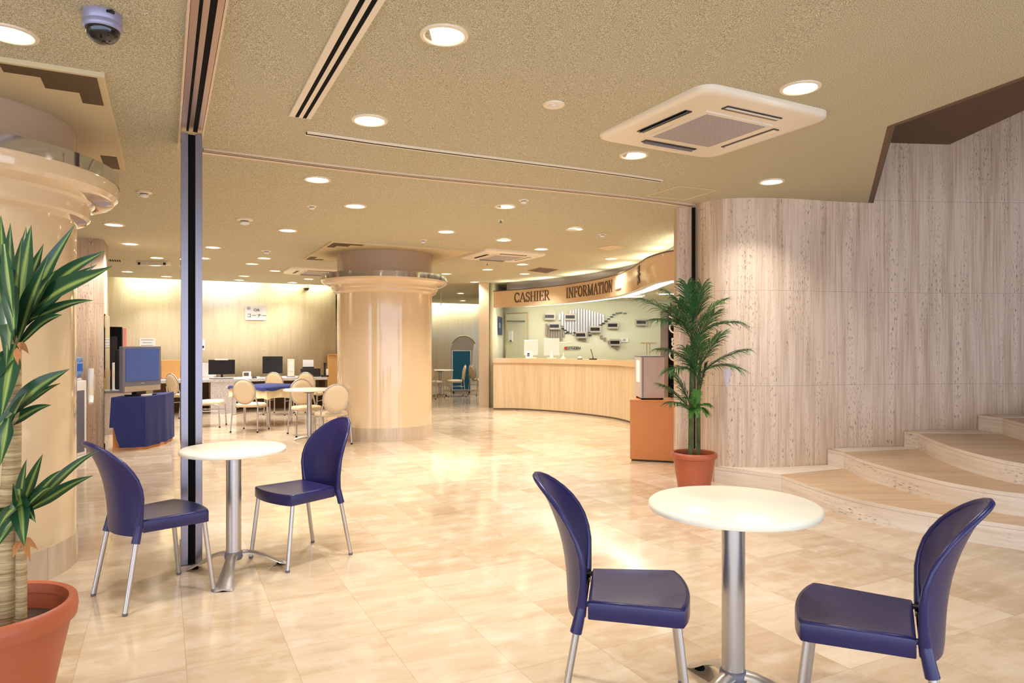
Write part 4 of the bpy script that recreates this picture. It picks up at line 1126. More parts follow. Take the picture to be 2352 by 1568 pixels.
# wooden boards leaning at both desk ends
r = empty('wood_panel', (*ab(to_ab(*W(766, 870, B_WALL-0.12)[:2])[0]-0.02, B_WALL-0.14), 0.0), YAW, 'light wooden board standing at the right end of the wall desk by the column', 'board')
bm = B(); box(bm, (0, 0, 0.575), (0.24, 0.03, 1.15), bevel=0.003); obj('board', bm, M['wood'], r)
bm = B(); box(bm, (0, -0.02, 1.14), (0.24, 0.05, 0.02)); obj('top_edge', bm, M['wood'], r)
r = empty('wood_panel', on_desk(394, 15.35), YAW, 'light wooden backboard with rounded corners on the wall desk behind the television', 'board')
bm = B(); box(bm, (0.05, 0, 0.19), (0.46, 0.03, 0.38), bevel=0.012); obj('board', bm, M['wood'], r)
bm = B(); box(bm, (0.05, -0.03, 0.01), (0.4, 0.05, 0.02)); obj('foot', bm, M['wood'], r)
def notice(px0, py0, px1, py1, lab, lines, name='wall_notice'):
    p, q = W(px0, py0, B_WALL-0.012), W(px1, py1, B_WALL-0.012)
    wd = math.dist(p[:2], q[:2]); z0, z1 = (W(px0, py1, B_WALL)[2]+W(px1, py1, B_WALL)[2])/2, (W(px0, py0, B_WALL)[2]+W(px1, py0, B_WALL)[2])/2
    r = empty(name, ((p[0]+q[0])/2, (p[1]+q[1])/2, (z0+z1)/2), YAW, lab, 'notice')
    b_ = B(); box(b_, (0, 0, 0), (wd, 0.006, z1-z0)); obj('sheet', b_, M['paper'], r)
    for i in range(lines):
        b_ = B(); box(b_, (0, -0.005, (z1-z0)*(0.3-0.6*i/max(1, lines-1))), (wd*(0.75-0.15*(i % 2)), 0.003, 0.008)); obj('text_line', b_, M['greyplastic'], r)
    return r, wd, z1-z0
r, wd, hh = notice(563, 702, 611, 735, 'white wall notice with dark Japanese writing and the letters OA', 0)
text_mesh('writing', '\u30b3\u30fc\u30ca\u30fc', hh*0.33, M['ink'], r, (0.02, -0.008, -hh*0.20), (PI/2, 0, 0))
text_mesh('writing', 'OA', hh*0.27, M['ink'], r, (0.02, -0.008, hh*0.20), (PI/2, 0, 0))
text_mesh('writing', '\u5370', hh*0.22, M['ink'], r, (-wd*0.33, -0.008, hh*0.30), (PI/2, 0, 0))
notice(320, 776, 357, 797, 'white printed notice on the far wall above the television', 3)
r, wd, hh = notice(452, 779, 471, 804, 'small white notice half hidden by the steel post', 0)
bm = B(); box(bm, (wd*0.25, -0.006, -hh*0.2), (0.04, 0.003, 0.05)); obj('mark', bm, M['ink'], r)

# things behind the television
r = empty('black_cabinet', (*W(263, 900, 13.2)[:2], 0), YAW, 'tall black cabinet behind the television next to the stone pier', 'cabinet')
bm = B(); box(bm, (-0.20, 0, 0.83), (0.62, 0.35, 1.66), bevel=0.006); obj('body', bm, M['black'], r)
bm = B(); box(bm, (0.155, -0.1, 1.42), (0.06, 0.12, 0.44), bevel=0.004); obj('pink_sleeve', bm, M['pink'], r)
bm = B(); box(bm, (-0.2, -0.18, 0.8), (0.5, 0.01, 1.4)); obj('door', bm, M['blackgloss'], r)
low = W(262, 900, 12.2)
r = boxthing('side_cabinet', (low[0], low[1], 0), YAW, [('body', (0, 0, 0.32), (0.62, 0.42, 0.64), 'taupe_box', 0.006), ('top', (0, 0, 0.65), (0.64, 0.44, 0.03), 'greyplastic', 0.003), ('door', (0, -0.214, 0.32), (0.5, 0.01, 0.5), 'taupe_box', 0.002)], 'low grey cabinet behind the television stand', 'cabinet')
for nm, dx, dz, s, mt, lab in (('folder', 0.03, 0.665, (0.10, 0.2, 0.42), 'white', 'white folder upright on the low grey cabinet'),
                         ('folder', -0.10, 0.665, (0.08, 0.2, 0.20), 'yellow', 'yellow folder on the low grey cabinet behind the television'),
                         ('red_box', -0.10, 0.866, (0.10, 0.18, 0.12), 'red', 'small red box on top of the yellow folder')):
    rr = empty(nm, (low[0]+dx*VX, low[1]+dx*VY, dz), YAW, lab, 'folder' if nm == 'folder' else 'box')
    b_ = B(); box(b_, (0, 0, s[2]/2), s, bevel=0.004); obj('cover', b_, M[mt], rr)
    b_ = B(); box(b_, (0, -s[1]/2-0.002, s[2]*0.6), (s[0]*0.6, 0.004, s[2]*0.25)); obj('spine_label', b_, M['offwhite'], rr)

# ------------------------------------------------------------------ television on draped stand
Zs = 0.685
fl = G(252, 1036); fm = G(334, 1032); fr_ = G(381, 1020)
base = [Vector(fl), Vector(fm), Vector(fr_), Vector((fr_[0]-0.15, fr_[1]+0.55)), Vector((fl[0]-0.10, fl[1]+0.50))]
ctr = sum(base, Vector((0, 0)))/5
s_ = empty('television_stand', (ctr.x, ctr.y, 0), 0, 'reddish wooden stand mostly hidden under a navy cloth', 'stand')
bm = B(); prism(bm, [tuple((p-ctr)*0.93) for p in base], 0.0, 0.04); obj('base', bm, M['orange'], s_)
bm = B(); prism(bm, [tuple((p-ctr)*0.90) for p in base], Zs-0.04, Zs-0.006); obj('top', bm, M['orange'], s_)
for i in (0, 2, 3, 4):
    p = (base[i]-ctr)*(0.80 if i == 0 else 0.5)
    bm = B(); box(bm, (p.x, p.y, 0.35), (0.08, 0.05, 0.62)); obj('leg', bm, M['orange'], s_)
bm = B(); N5 = len(base); per = []
for i in range(N5):
    a, b = base[i], base[(i+1) % N5]; k = 14
    for j in range(k): per.append(a+(b-a)*j/k)
rows = []
for q in range(7):
    row = []
    for j, p in enumerate(per):
        d = (p-ctr).normalized(); wv = 0.012*q/6*math.sin(j*0.9)+0.010*q/6*math.sin(j*0.37+1)
        lift = 0.30 if j in (0, 1, 2, 69, 68, 67) else (0.14 if j in (3, 66, 65) else 0.035)
        z = Zs-(Zs-lift)*q/6
        c = ctr+(p-ctr)*(0.965+0.035*q/6)+d*(wv)
        row.append(bm.verts.new((c.x, c.y, z)))
    rows.append(row)
for a, b in zip(rows, rows[1:]):
    for j in range(len(per)): bm.faces.new((a[j], a[(j+1) % len(per)], b[(j+1) % len(per)], b[j]))
bm.faces.new(rows[0]); bmesh.ops.recalc_face_normals(bm, faces=bm.faces[:])
tag(obj('navy_drape', bm, M['bluecloth'], None, 50), 'navy cloth draped over the television stand down to the floor', 'cloth')
tv = empty('television', (-4.96, 9.12, Zs+0.002), math.radians(74), 'grey flat television with a dark blue screen on the navy draped stand', 'television')
bm = B(); box(bm, (0, 0.0, 0.010), (0.32, 0.22, 0.018), bevel=0.006); obj('base', bm, M['blackgloss'], tv)
bm = B(); box(bm, (0, 0.03, 0.05), (0.16, 0.08, 0.08)); obj('neck', bm, M['blackgloss'], tv)
bm = B(); box(bm, (0, 0.0, 0.355), (0.64, 0.06, 0.60), bevel=0.008); obj('bezel', bm, M['greyplastic'], tv)
bm = B(); box(bm, (0, 0.075, 0.35), (0.60, 0.11, 0.52), bevel=0.03); obj('rear_housing', bm, M['blackgloss'], tv)
bm = B(); box(bm, (0, -0.032, 0.41), (0.55, 0.006, 0.43)); obj('screen', bm, M['screen'], tv)
bm = B(); box(bm, (0, -0.033, 0.095), (0.60, 0.008, 0.07)); obj('speaker_strip', bm, M['alu'], tv)
bm = B(); box(bm, (0, -0.033, 0.165), (0.05, 0.004, 0.010)); obj('maker_badge', bm, M['alu'], tv)
r = empty('remote_control', (-4.838, 9.04, Zs+0.002), math.radians(-16), 'small cream remote handset lying on the navy cloth beside the television', 'remote')
bm = B(); box(bm, (0, 0, 0.012), (0.05, 0.14, 0.022), bevel=0.006); obj('body', bm, M['offwhite'], r)
bm = B(); box(bm, (0, 0, 0.025), (0.03, 0.10, 0.004)); obj('buttons', bm, M['greyplastic'], r)

# ------------------------------------------------------------------ water cooler, cup dispenser
x, y = G(172, 1047)
r = empty('water_cooler', (-5.44, 8.40, 0), 0, 'white water cooler with a blue bottle half behind the left column', 'water cooler')
bm = B(); box(bm, (0, 0, 0.46), (0.25, 0.26, 0.92), bevel=0.012); obj('body', bm, M['white'], r)
bm = B(); box(bm, (0.126, 0, 0.42), (0.006, 0.16, 0.76)); obj('side_panel', bm, M['greyplastic'], r)
bm = B(); lathe(bm, [(0.12, 0.92), (0.125, 0.94), (0.11, 0.955)], 28); obj('collar', bm, M['white'], r, 50)
bm = B(); lathe(bm, [(0.05, 0.94), (0.10, 0.965), (0.132, 0.99), (0.135, 1.05), (0.128, 1.06), (0.135, 1.07), (0.135, 1.14), (0.128, 1.15), (0.135, 1.16), (0.13, 1.20), (0.10, 1.215)], 28); obj('bottle', bm, M['bottle'], r, 50)
bm = B(); lathe(bm, [(0.137, 1.04), (0.137, 1.13)], 28, capb=False, capt=False); obj('bottle_label', bm, pm('blue_label', (44, 92, 190), 0.4), r, 50)
bm = B(); tube(bm, [(-0.04, -0.13, 0.74), (-0.04, -0.17, 0.735), (-0.04, -0.175, 0.70)], 0.012, 8); obj('tap', bm, M['red'], r, 60)
p = D(208, 885, 8.63)
r = empty('cup_dispenser', (p[0], p[1], p[2]), 0.2, 'white tubular cup dispenser fixed to the stone pier beside the water cooler', 'dispenser')
bm = B(); lathe(bm, [(0.036, -0.02), (0.038, 0.20), (0.034, 0.215)], 20); obj('tube', bm, M['white'], r, 60)
bm = B(); lathe(bm, [(0.042, -0.12), (0.040, -0.02)], 20); obj('lower_tube', bm, M['offwhite'], r, 60)
bm = B(); tube(bm, [(0, 0, -0.12), (0.01, -0.02, -0.17), (0.02, -0.05, -0.22)], [0.038, 0.034, 0.028], 12); obj('cup', bm, M['paper'], r, 60)
bm = B(); box(bm, (0, 0.05, 0.03), (0.05, 0.04, 0.20)); obj('bracket', bm, M['white'], r)

# ------------------------------------------------------------------ distant room: teal partition, hood, hanging sign
r = empty('teal_partition', (-1.44, 19.45, 0), 0.05, 'teal fabric partition board standing in the distant room', 'partition')
bm = B(); box(bm, (0, 0, 0.64), (0.50, 0.03, 1.10)); obj('panel', bm, M['teal'], r)
bm = B()
for s in (-1, 1): box(bm, (s*0.26, 0, 0.62), (0.025, 0.04, 1.16))
box(bm, (0, 0, 1.195), (0.545, 0.04, 0.02)); box(bm, (0, 0, 0.085), (0.545, 0.04, 0.02)); obj('frame', bm, M['alu'], r)
for s in (-1, 1):
    bm = B(); box(bm, (s*0.22, 0, 0.035), (0.05, 0.40, 0.03)); f = obj('foot', bm, M['blackgloss'], r)
    for q in (-1, 1):
        bm = B(); tube(bm, [(s*0.22-0.012, q*0.18, 0.022), (s*0.22+0.012, q*0.18, 0.022)], 0.022, 10); obj('castor', bm, M['black'], f, 60)
r = empty('arched_hood', (-1.45, 20.5, 0), 0.0, 'pale grey arched hood rising behind the teal partition', 'hood')
bm = B(); prism(bm, [(0.40*math.cos(PI-PI*0.78*k/14), 0.40*math.sin(PI-PI*0.78*k/14)*1.25) for k in range(15)] + [(0.12, -1.12), (-0.40, -1.12)], -0.35, 0.0)
bmesh.ops.rotate(bm, cent=(0, 0, 0), matrix=Matrix.Rotation(PI/2, 3, 'X'), verts=bm.verts[:]); bmesh.ops.translate(bm, vec=(0, 0, 1.12), verts=bm.verts[:])
obj('shell', bm, M['white'], r, 40)
bm = B(); tube(bm, [(0.41*math.cos(PI*k/16), -0.01, 1.12+0.51*math.sin(PI*k/16)) for k in range(3, 14)], 0.022, 8); obj('rim', bm, M['cream_panel'], r, 60)
p = D(1013, 711, 17.5)
r = empty('hanging_sign', p, 0.1, 'small white lit box sign hanging beside the large column', 'sign')
bm = B(); box(bm, (0, 0, 0), (0.12, 0.10, 0.22), bevel=0.008); obj('box', bm, pm('lit_sign', (250, 255, 245), 0.5, emit=(240, 255, 240), es=1.2), r)
bm = B(); tube(bm, [(0, 0, 0.11), (0, 0, cz(p[0], p[1])-p[2])], 0.012, 8); obj('hanger', bm, M['white'], r, 60)

# ------------------------------------------------------------------ orange cabinet, grey box, vending machine
A_, B_2 = Vector((1.385, 8.015)), Vector((1.87, 7.86)); d = (B_2-A_).normalized(); n_ = Vector((-d.y, d.x)); L = (B_2-A_).length+0.03
cb = empty('orange_cabinet', (*(A_+d*L/2+n_*0.24), 0), math.atan2(d.y, d.x), 'orange wood veneer cabinet left of the potted palm', 'cabinet')
bm = B(); box(bm, (0, 0, 0.012), (L-0.03, 0.44, 0.024)); obj('plinth', bm, M['brownslot'], cb)
bm = B(); box(bm, (0, 0, 0.362), (L, 0.48, 0.68), bevel=0.003); obj('body', bm, M['orange'], cb)
bm = B(); box(bm, (0, -0.002, 0.709), (L+0.006, 0.486, 0.018), bevel=0.003); obj('top', bm, M['orange'], cb)
gx = empty('grey_box_unit', (1.648, 8.19, 0.718), 0.0, 'taupe metal box unit standing on the orange cabinet', 'appliance')
bm = B(); box(bm, (0, 0, 0.262), (0.275, 0.40, 0.485), bevel=0.008); obj('body', bm, M['taupe_box'], gx)
bm = B(); box(bm, (0, 0, 0.508), (0.285, 0.41, 0.012), bevel=0.003); obj('lid', bm, M['greyplastic'], gx)
bm = B(); box(bm, (-0.118, -0.203, 0.262), (0.008, 0.006, 0.47)); obj('edge_strip', bm, M['greyplastic'], gx)
bm = B(); box(bm, (-0.139, -0.02, 0.33), (0.004, 0.22, 0.26)); obj('paper_label', bm, M['paper'], gx)
for s in (-1, 1):
    for q in (-1, 1):
        bm = B(); box(bm, (s*0.11, q*0.16, 0.009), (0.035, 0.035, 0.018)); obj('foot', bm, M['black'], gx)
vm = empty('vending_machine', (2.335, 9.0, 0), 0.0, 'dark vending machine with white script lettering behind the palm', 'vending machine')
bm = B(); box(bm, (0, 0, 0.92), (0.66, 0.45, 1.80), bevel=0.008); obj('body', bm, pm('dark_red_brown', (74, 36, 34), 0.3), vm)
bm = B(); box(bm, (-0.245, -0.229, 0.92), (0.155, 0.006, 1.62)); obj('front_strip', bm, M['black'], vm)
text_mesh('lettering', 'Coca-Cola', 0.145, M['paper'], vm, (-0.262, -0.236, 1.45), (PI/2, -PI/2, 0), 0.003, 0.35, 0.004)
bm = B(); box(bm, (-0.20, -0.231, 1.66), (0.18, 0.008, 0.10)); obj('orange_panel', bm, M['orange'], vm)
bm = B(); box(bm, (0.10, -0.229, 1.10), (0.40, 0.006, 1.10)); obj('window', bm, M['darkscreen'], vm)
bm = B(); box(bm, (0.0, 0, 0.01), (0.60, 0.40, 0.02)); obj('feet', bm, M['black'], vm)

# ------------------------------------------------------------------ staff side: poster, phone, door, world clock display, counter items
p = D(1148, 748, 15.8)
r = empty('navy_poster', (-0.272, 15.80, HC+(792-748)/F*15.8), math.radians(83.5), 'narrow navy blue poster on the wall left of the cashier counter', 'poster')
bm = B(); box(bm, (0, 0, 0), (0.7, 0.012, 0.41)); obj('sheet', bm, M['navyposter'], r)
bm = B(); box(bm, (-0.15, -0.008, 0.01), (0.3, 0.004, 0.12)); obj('picture', bm, M['bottle'], r)
p = D(1173, 772, 16.2)
r = empty('wall_phone', (p[0], 16.28, p[2]), -0.6, 'white wall telephone behind the left end of the counter', 'telephone')
bm = B(); box(bm, (0, 0, 0), (0.11, 0.05, 0.26), bevel=0.012); obj('handset', bm, M['white'], r)
bm = B(); box(bm, (0.02, -0.02, -0.11), (0.05, 0.04, 0.05), bevel=0.006); obj('cradle', bm, M['greyplastic'], r)
r = empty('door_1', (0.12, 16.20, 0), math.atan2(-0.5, 0.65), None, None); tag(r, kind='structure')
bm = B(); box(bm, (0, 0, 1.05), (0.62, 0.02, 2.10)); obj('door_panel', bm, M['greenwall'], r)
bm = B()
for s in (-1, 1): box(bm, (s*0.325, -0.005, 1.06), (0.022, 0.03, 2.14))
box(bm, (0, -0.005, 2.13), (0.67, 0.03, 0.022)); obj('door_frame', bm, M['cream_panel'], r)
bm = B(); tube(bm, [(-0.28, -0.04, 1.93), (0.0, -0.09, 1.92), (0.26, -0.04, 1.92)], 0.012, 8); obj('door_closer', bm, M['greyplastic'], r, 60)
WY = 15.97
def wp(px, py): return D(px, py, WY)
wc = empty('world_clock_map', (0, 0, 0), 0, 'world map of vertical metal strips on the wall behind the counter', 'wall display')
def vstrip(px0, px1, top, bot, mat, nm):
    p, q = wp(px0, top), wp(px1, bot)
    b_ = B(); box(b_, ((p[0]+q[0])/2, WY-0.02, (p[2]+q[2])/2), (abs(q[0]-p[0]), 0.036, abs(p[2]-q[2]))); obj(nm, b_, M[mat], wc)
tops = [722, 716, 722, 726, 714, 712, 710, 708, 708, 710, 711, 712, 714, 716, 718, 720, 722]
bots = [735, 748, 764, 760, 764, 768, 772, 770, 768, 768, 766, 762, 762, 765, 758, 752, 742]
for i in range(17):
    x0 = 1283+6.2*i; vstrip(x0, x0+4.6, tops[i], bots[i], 'strip', 'map_strip')
t2_ = [743, 747, 751, 752, 752, 751, 754, 758]; b2_ = [770, 776, 778, 788, 790, 785, 780, 772]
for i in range(8):
    x0 = 1253+5.6*i; vstrip(x0, x0+4.3, t2_[i], b2_[i], 'taupe_strip', 'map_strip')
for px, py in ((1376, 745), (1382, 741), (1388, 736), (1394, 731), (1401, 726), (1406, 721), (1414, 718), (1421, 717), (1432, 718), (1289, 753), (1294, 757), (1300, 762), (1316, 763), (1352, 768)):
    vstrip(px, px+7, py, py+2.5, 'blackgloss', 'coast_edge')
for px, py in ((1378, 770), (1386, 775), (1396, 782), (1404, 790), (1414, 795), (1330, 774), (1340, 776)):
    vstrip(px, px+6, py, py+7, 'taupe_strip', 'map_strip')
clab = ['highest clock at the left of the wall map', 'highest clock right of the leftmost one', 'clock overlapping the lower left map strips', 'lowest clock near the middle of the map',
        'clock at the middle right above a small white patch', 'clock at the right of the map under the stepped coast line', 'lowest clock at the right of the map', 'clock half hidden by the palm fronds']
for (px, py), lb in zip(((1262, 727), (1309, 728), (1273, 749), (1333, 769), (1366, 756), (1406, 747), (1411, 786), (1471, 740)), clab):
    p = wp(px, py); r = empty('wall_clock', (p[0], WY-0.04, p[2]), 0, 'grey digital wall clock, '+lb, 'clock', 'digital clocks on the wall map')
    b_ = B(); box(b_, (0.01, -0.04, 0), (0.25, 0.08, 0.16), bevel=0.006); obj('case', b_, M['clock'], r)
    b_ = B(); box(b_, (-0.005, -0.083, 0.0), (0.21, 0.006, 0.075)); obj('display', b_, M['darkscreen'], r)
r = empty('clock_brand_sign', wp(1314, 799), 0, 'small dark lettering with a red dot under the wall map', 'lettering')
text_mesh('lettering', 'CITIZEN', 0.09, M['ink'], r, (0.03, -0.01, 0), (PI/2, 0, 0), 0.004, 0, 0.002)
bm = B(); tube(bm, [(-0.15, -0.02, 0), (-0.15, 0.0, 0)], 0.035, 16); obj('red_dot', bm, M['red'], r, 60)
p = wp(1434, 781); r = empty('small_wall_notice', (p[0], WY-0.012, p[2]), 0, 'small white notice with a dark figure right of the lowest right clock', 'notice')
bm = B(); box(bm, (0, 0, 0), (0.17, 0.006, 0.09)); obj('sheet', bm, M['paper'], r)
text_mesh('writing', '\u5370', 0.07, M['ink'], r, (0, -0.008, 0), (PI/2, 0, 0))
CT = 1.079
def on_counter(px, off=0.2):
    for p, q in zip(CPATH, CPATH[1:]):
        pass
    C2 = offset(CPATH, -off); best = min(C2, key=lambda c: abs(CX+F*c[0]/c[1]-px)); Y = best[1]
    for a, b in zip(C2, C2[1:]):
        x0 = CX+F*a[0]/a[1]; x1 = CX+F*b[0]/b[1]
        if min(x0, x1) <= px <= max(x0, x1): Y = a[1]+(b[1]-a[1])*(px-x0)/(x1-x0+1e-9); break
    return ((px-CX)/F*Y, Y, CT)
for px, w_, h_, ta, lab in ((1220, 0.30, 0.33, 0.15, 'white monitor seen from behind at the left of the counter'), (1267, 0.33, 0.36, -0.1, 'larger white monitor seen from behind with a side arm on the counter')):
    r = empty('monitor', on_counter(px, 0.35), ta, lab, 'monitor')
    b_ = B(); box(b_, (0, 0, 0.01), (0.2, 0.16, 0.02), bevel=0.005); obj('stand', b_, M['white'], r)
    b_ = B(); box(b_, (0, 0.0, 0.08), (0.07, 0.04, 0.14)); obj('neck', b_, M['white'], r)
    b_ = B(); box(b_, (0, 0.02, 0.06+h_/2), (w_, 0.05, h_), rx=0.12, bevel=0.01); obj('rear_shell', b_, M['white'], r)
    b_ = B(); box(b_, (0, 0.046+0.01, 0.06+h_/2), (w_-0.03, 0.006, h_-0.03), rx=0.12); obj('screen', b_, M['darkscreen'], r)
    if px == 1267:
        b_ = B(); tube(b_, [(w_/2, 0, h_-0.03), (w_/2+0.12, 0, h_-0.04), (w_/2+0.24, 0, h_-0.02)], 0.014, 8); obj('side_arm', b_, M['white'], r, 60)
for px, s, lab in ((1213, 0.16, 'small white card stand with writing in front of the left counter monitor'), ):
    r = empty('card_stand', on_counter(px, 0.1), 0.4, lab, 'card stand')
    b_ = B(); box(b_, (0, 0, s/2), (0.11, 0.01, s), rx=-0.15); obj('card', b_, M['paper'], r)
    b_ = B(); box(b_, (0, -0.02, s*0.6), (0.05, 0.004, 0.03), rx=-0.15); box(b_, (0, -0.012, s*0.35), (0.06, 0.004, 0.02), rx=-0.15); obj('writing', b_, M['ink'], r)
    b_ = B(); box(b_, (0, 0.02, 0.005), (0.1, 0.06, 0.01)); obj('foot', b_, M['paper'], r)
r = empty('pen_stand', on_counter(1362, 0.12), 0.2, 'black pen standing tilted in a small holder on the counter', 'pen')
bm = B(); box(bm, (0, 0, 0.008), (0.14, 0.08, 0.016), bevel=0.003); obj('base', bm, M['black'], r)
bm = B(); tube(bm, [(0, 0, 0.016), (0.0, 0, 0.06)], [0.014, 0.008], 8); obj('holder', bm, M['letters'], r, 60)
bm = B(); tube(bm, [(0, 0, 0.05), (-0.045, 0, 0.20)], 0.006, 8); obj('pen', bm, M['black'], r, 60)
r = empty('small_white_bell', on_counter(1332, 0.12), 0, 'small white object with a dark base left of the pen stand', 'call bell')
bm = B(); lathe(bm, [(0.05, 0), (0.05, 0.012)], 16); obj('base', bm, M['black'], r)
bm = B(); lathe(bm, [(0.045, 0.012), (0.04, 0.035), (0.02, 0.05), (0.006, 0.055)], 16); obj('dome', bm, M['white'], r, 60)
r = empty('white_figurine', on_counter(1294, 0.12), 0, 'small pale conical ornament right of the counter monitors', 'ornament')
bm = B(); lathe(bm, [(0.055, 0), (0.05, 0.015), (0.015, 0.05), (0.012, 0.09), (0.018, 0.10), (0.004, 0.115)], 16); obj('body', bm, M['offwhite'], r, 60)
bm = B(); box(bm, (0.03, 0, 0.02), (0.05, 0.03, 0.02)); obj('clip', bm, M['yellow'], r)
r = empty('floor_lamp', (D(1489, 800, 13.6)[0], 13.6, 0), 0, 'pale flat topped stand behind the counter left of the palm', 'lamp')
bm = B(); box(bm, (0, 0, 1.40), (0.30, 0.10, 0.035), bevel=0.006); obj('head', bm, M['cream_panel'], r)
bm = B(); tube(bm, [(-0.03, 0, 0.02), (-0.03, 0, 1.39)], 0.008, 8); tube(bm, [(0.03, 0, 0.02), (0.03, 0, 1.39)], 0.008, 8); obj('pole', bm, M['cream_panel'], r, 60)
bm = B(); lathe(bm, [(0.16, 0), (0.15, 0.02)], 20); obj('base', bm, M['cream_panel'], r, 60)
# small glass cone on the right wall
p = D(1672, 868, 6.60)
r = empty('wall_vase', (p[0], 6.625, p[2]), 0, 'small translucent cone vase on the stone wall right of the palm', 'vase')
bm = B(); lathe(bm, [(0.008, -0.10), (0.022, -0.03), (0.036, 0.06), (0.040, 0.09)], 18, capt=False); obj('cone', bm, pm('frosted_plastic', (214, 214, 230), 0.2, alpha=0.55), r, 60)
bm = B(); box(bm, (0, 0.035, 0.06), (0.02, 0.03, 0.03)); obj('wall_clip', bm, M['alu'], r)

# ------------------------------------------------------------------ potted palm
def pot(r, rt, rb, h, rim, mat='terracotta'):
    b_ = B(); lathe(b_, [(rb, 0.0), (rb+0.006, 0.01), (rb+0.003, 0.03), (rt-0.02, h-rim), (rt-0.03, h-rim), (rt-0.03, h-0.03), (rt-0.035, h-0.10)], 56, capt=False); obj('pot', b_, M[mat], r, 50)
    b_ = B(); lathe(b_, [(rt-0.022, h-rim), (rt-0.004, h-rim+0.006), (rt, h-rim*0.5), (rt-0.004, h-0.008), (rt-0.016, h), (rt-0.030, h-0.006), (rt-0.034, h-0.04)], 56, capb=False, capt=False); obj('rim', b_, M[mat], r, 50)
    b_ = B(); lathe(b_, [(0.0001, h-0.10), (rt*0.5, h-0.095), (rt-0.034, h-0.10)], 40, capb=False, capt=False); obj('soil', b_, M['soil'], r)
def leaf_strip(bm, pts, widths, nrm, fold=0.25):
    uvl = bm.loops.layers.uv.verify(); rows = []
    n = len(pts)
    for i in range(n):
        t = (Vector(pts[min(n-1, i+1)])-Vector(pts[max(0, i-1)])).normalized()
        s = t.cross(nrm).normalized(); m_ = s.cross(t).normalized(); w_ = widths[i]
        p = Vector(pts[i]); rows.append([bm.verts.new(p-s*w_/2+m_*w_*fold), bm.verts.new(p-s*w_/4+m_*w_*fold*0.35), bm.verts.new(p), bm.verts.new(p+s*w_/4+m_*w_*fold*0.35), bm.verts.new(p+s*w_/2+m_*w_*fold)])
    for i in range(n-1):
        for k in range(4):
            f = bm.faces.new((rows[i][k], rows[i][k+1], rows[i+1][k+1], rows[i+1][k])); f.smooth = True
            for l, u in zip(f.loops, ((k/4, i/n), ((k+1)/4, i/n), ((k+1)/4, (i+1)/n), (k/4, (i+1)/n))): l[uvl].uv = u
PX, PY = G(1594, 1134)
pl = empty('potted_palm', (PX, PY, 0), 0, 'tall potted palm in a terracotta pot against the right stone wall', 'potted plant')
pot(pl, 0.208, 0.135, 0.385, 0.055)
def PL(px, py, dy=0.0):
    p = D(px, py, PY+dy); return Vector((p[0]-PX, p[1]-PY, p[2]))
bm = B(); tube(bm, [PL(1587, 1045), PL(1588, 940), PL(1590, 850), PL(1592, 740)], [0.027, 0.025, 0.024, 0.018], 12); obj('trunk', bm, M['palmstem'], pl, 60)
bm = B(); tube(bm, [PL(1604, 1045, 0.05), PL(1604, 950, 0.05), PL(1605, 870, 0.04), PL(1610, 820, 0.02)], [0.020, 0.019, 0.017, 0.012], 12); obj('trunk', bm, M['palmstem'], pl, 60)
def frond(b0, tip, arch, dy0, dy1, ll, seed, mat='palm', nm='frond'):
    rnd = random.Random(seed); A, T_ = PL(*b0, dy0), PL(*tip, dy1)
    mid = (A+T_)/2+Vector((0, 0, arch)); n = 34; pts = []
    for i in range(n+1):
        t = i/n; pts.append(A*(1-t)**2+mid*2*t*(1-t)+T_*t*t)
    bm = B(); tube(bm, pts, [0.007*(1-0.75*i/n) for i in range(n+1)], 6)
    for i in range(5, n+1):
        t = i/n; d = (pts[min(n, i+1)]-pts[i-1]).normalized()
        side = d.cross(Vector((0, 0, 1)));
        if side.length < 0.1: side = Vector((1, 0, 0))
        side.normalize(); up = side.cross(d).normalized()
        for s in (-1, 1):
            L_ = 1.35*ll*(0.55+0.6*math.sin(PI*(0.15+0.75*t)))*(0.85+0.3*rnd.random())
            dirv = (d*(0.85+0.5*t)+side*s*(0.60+0.2*rnd.random())+up*(0.25*rnd.random())).normalized()
            p0 = pts[i]; droop = Vector((0, 0, -L_*(0.20+0.30*rnd.random())))
            P = [p0, p0+dirv*L_*0.35, p0+dirv*L_*0.7+droop*0.35, p0+dirv*L_+droop]
            leaf_strip(bm, P, [0.004, 0.0095, 0.0075, 0.001], up, 0.2)
    obj(nm, bm, M[mat], pl)
FR = [((1590, 770), (1476, 688), 0.16, 0, -0.15, .15), ((1590, 760), (1504, 735), 0.12, 0, -0.25, .14), ((1592, 750), (1532, 672), 0.12, 0, 0.05, .14),
      ((1590, 740), (1578, 655), 0.05, 0, -0.12, .14), ((1594, 745), (1612, 660), 0.02, 0, 0.1, .15), ((1594, 760), (1655, 692), 0.10, 0, 0.1, .13), ((1595, 775), (1695, 742), 0.16, 0, -0.1, .14),
      ((1592, 790), (1540, 705), 0.10, 0, -0.30, .15), ((1594, 800), (1640, 720), 0.10, 0, -0.25, .14), ((1590, 780), (1560, 690), 0.10, 0, -0.35, .14),
      ((1600, 850), (1524, 802), 0.12, 0, -0.1, .13), ((1598, 860), (1540, 850), 0.14, 0, -0.25, .12), ((1604, 860), (1703, 806), 0.10, 0, -0.1, .15), ((1604, 850), (1655, 768), 0.08, 0, 0.1, .14), ((1604, 860), (1690, 845), 0.16, 0, -0.2, .13),
      ((1600, 840), (1610, 775), 0.05, 0, -0.28, .14), ((1602, 870), (1575, 800), 0.05, 0, -0.25, .13),
      ((1590, 945), (1522, 885), 0.08, 0, -0.1, .11), ((1590, 950), (1540, 925), 0.12, 0, -0.25, .10), ((1590, 940), (1550, 862), 0.06, 0, -0.05, .11), ((1607, 900), (1622, 838), 0.03, 0, 0.0, .08)]
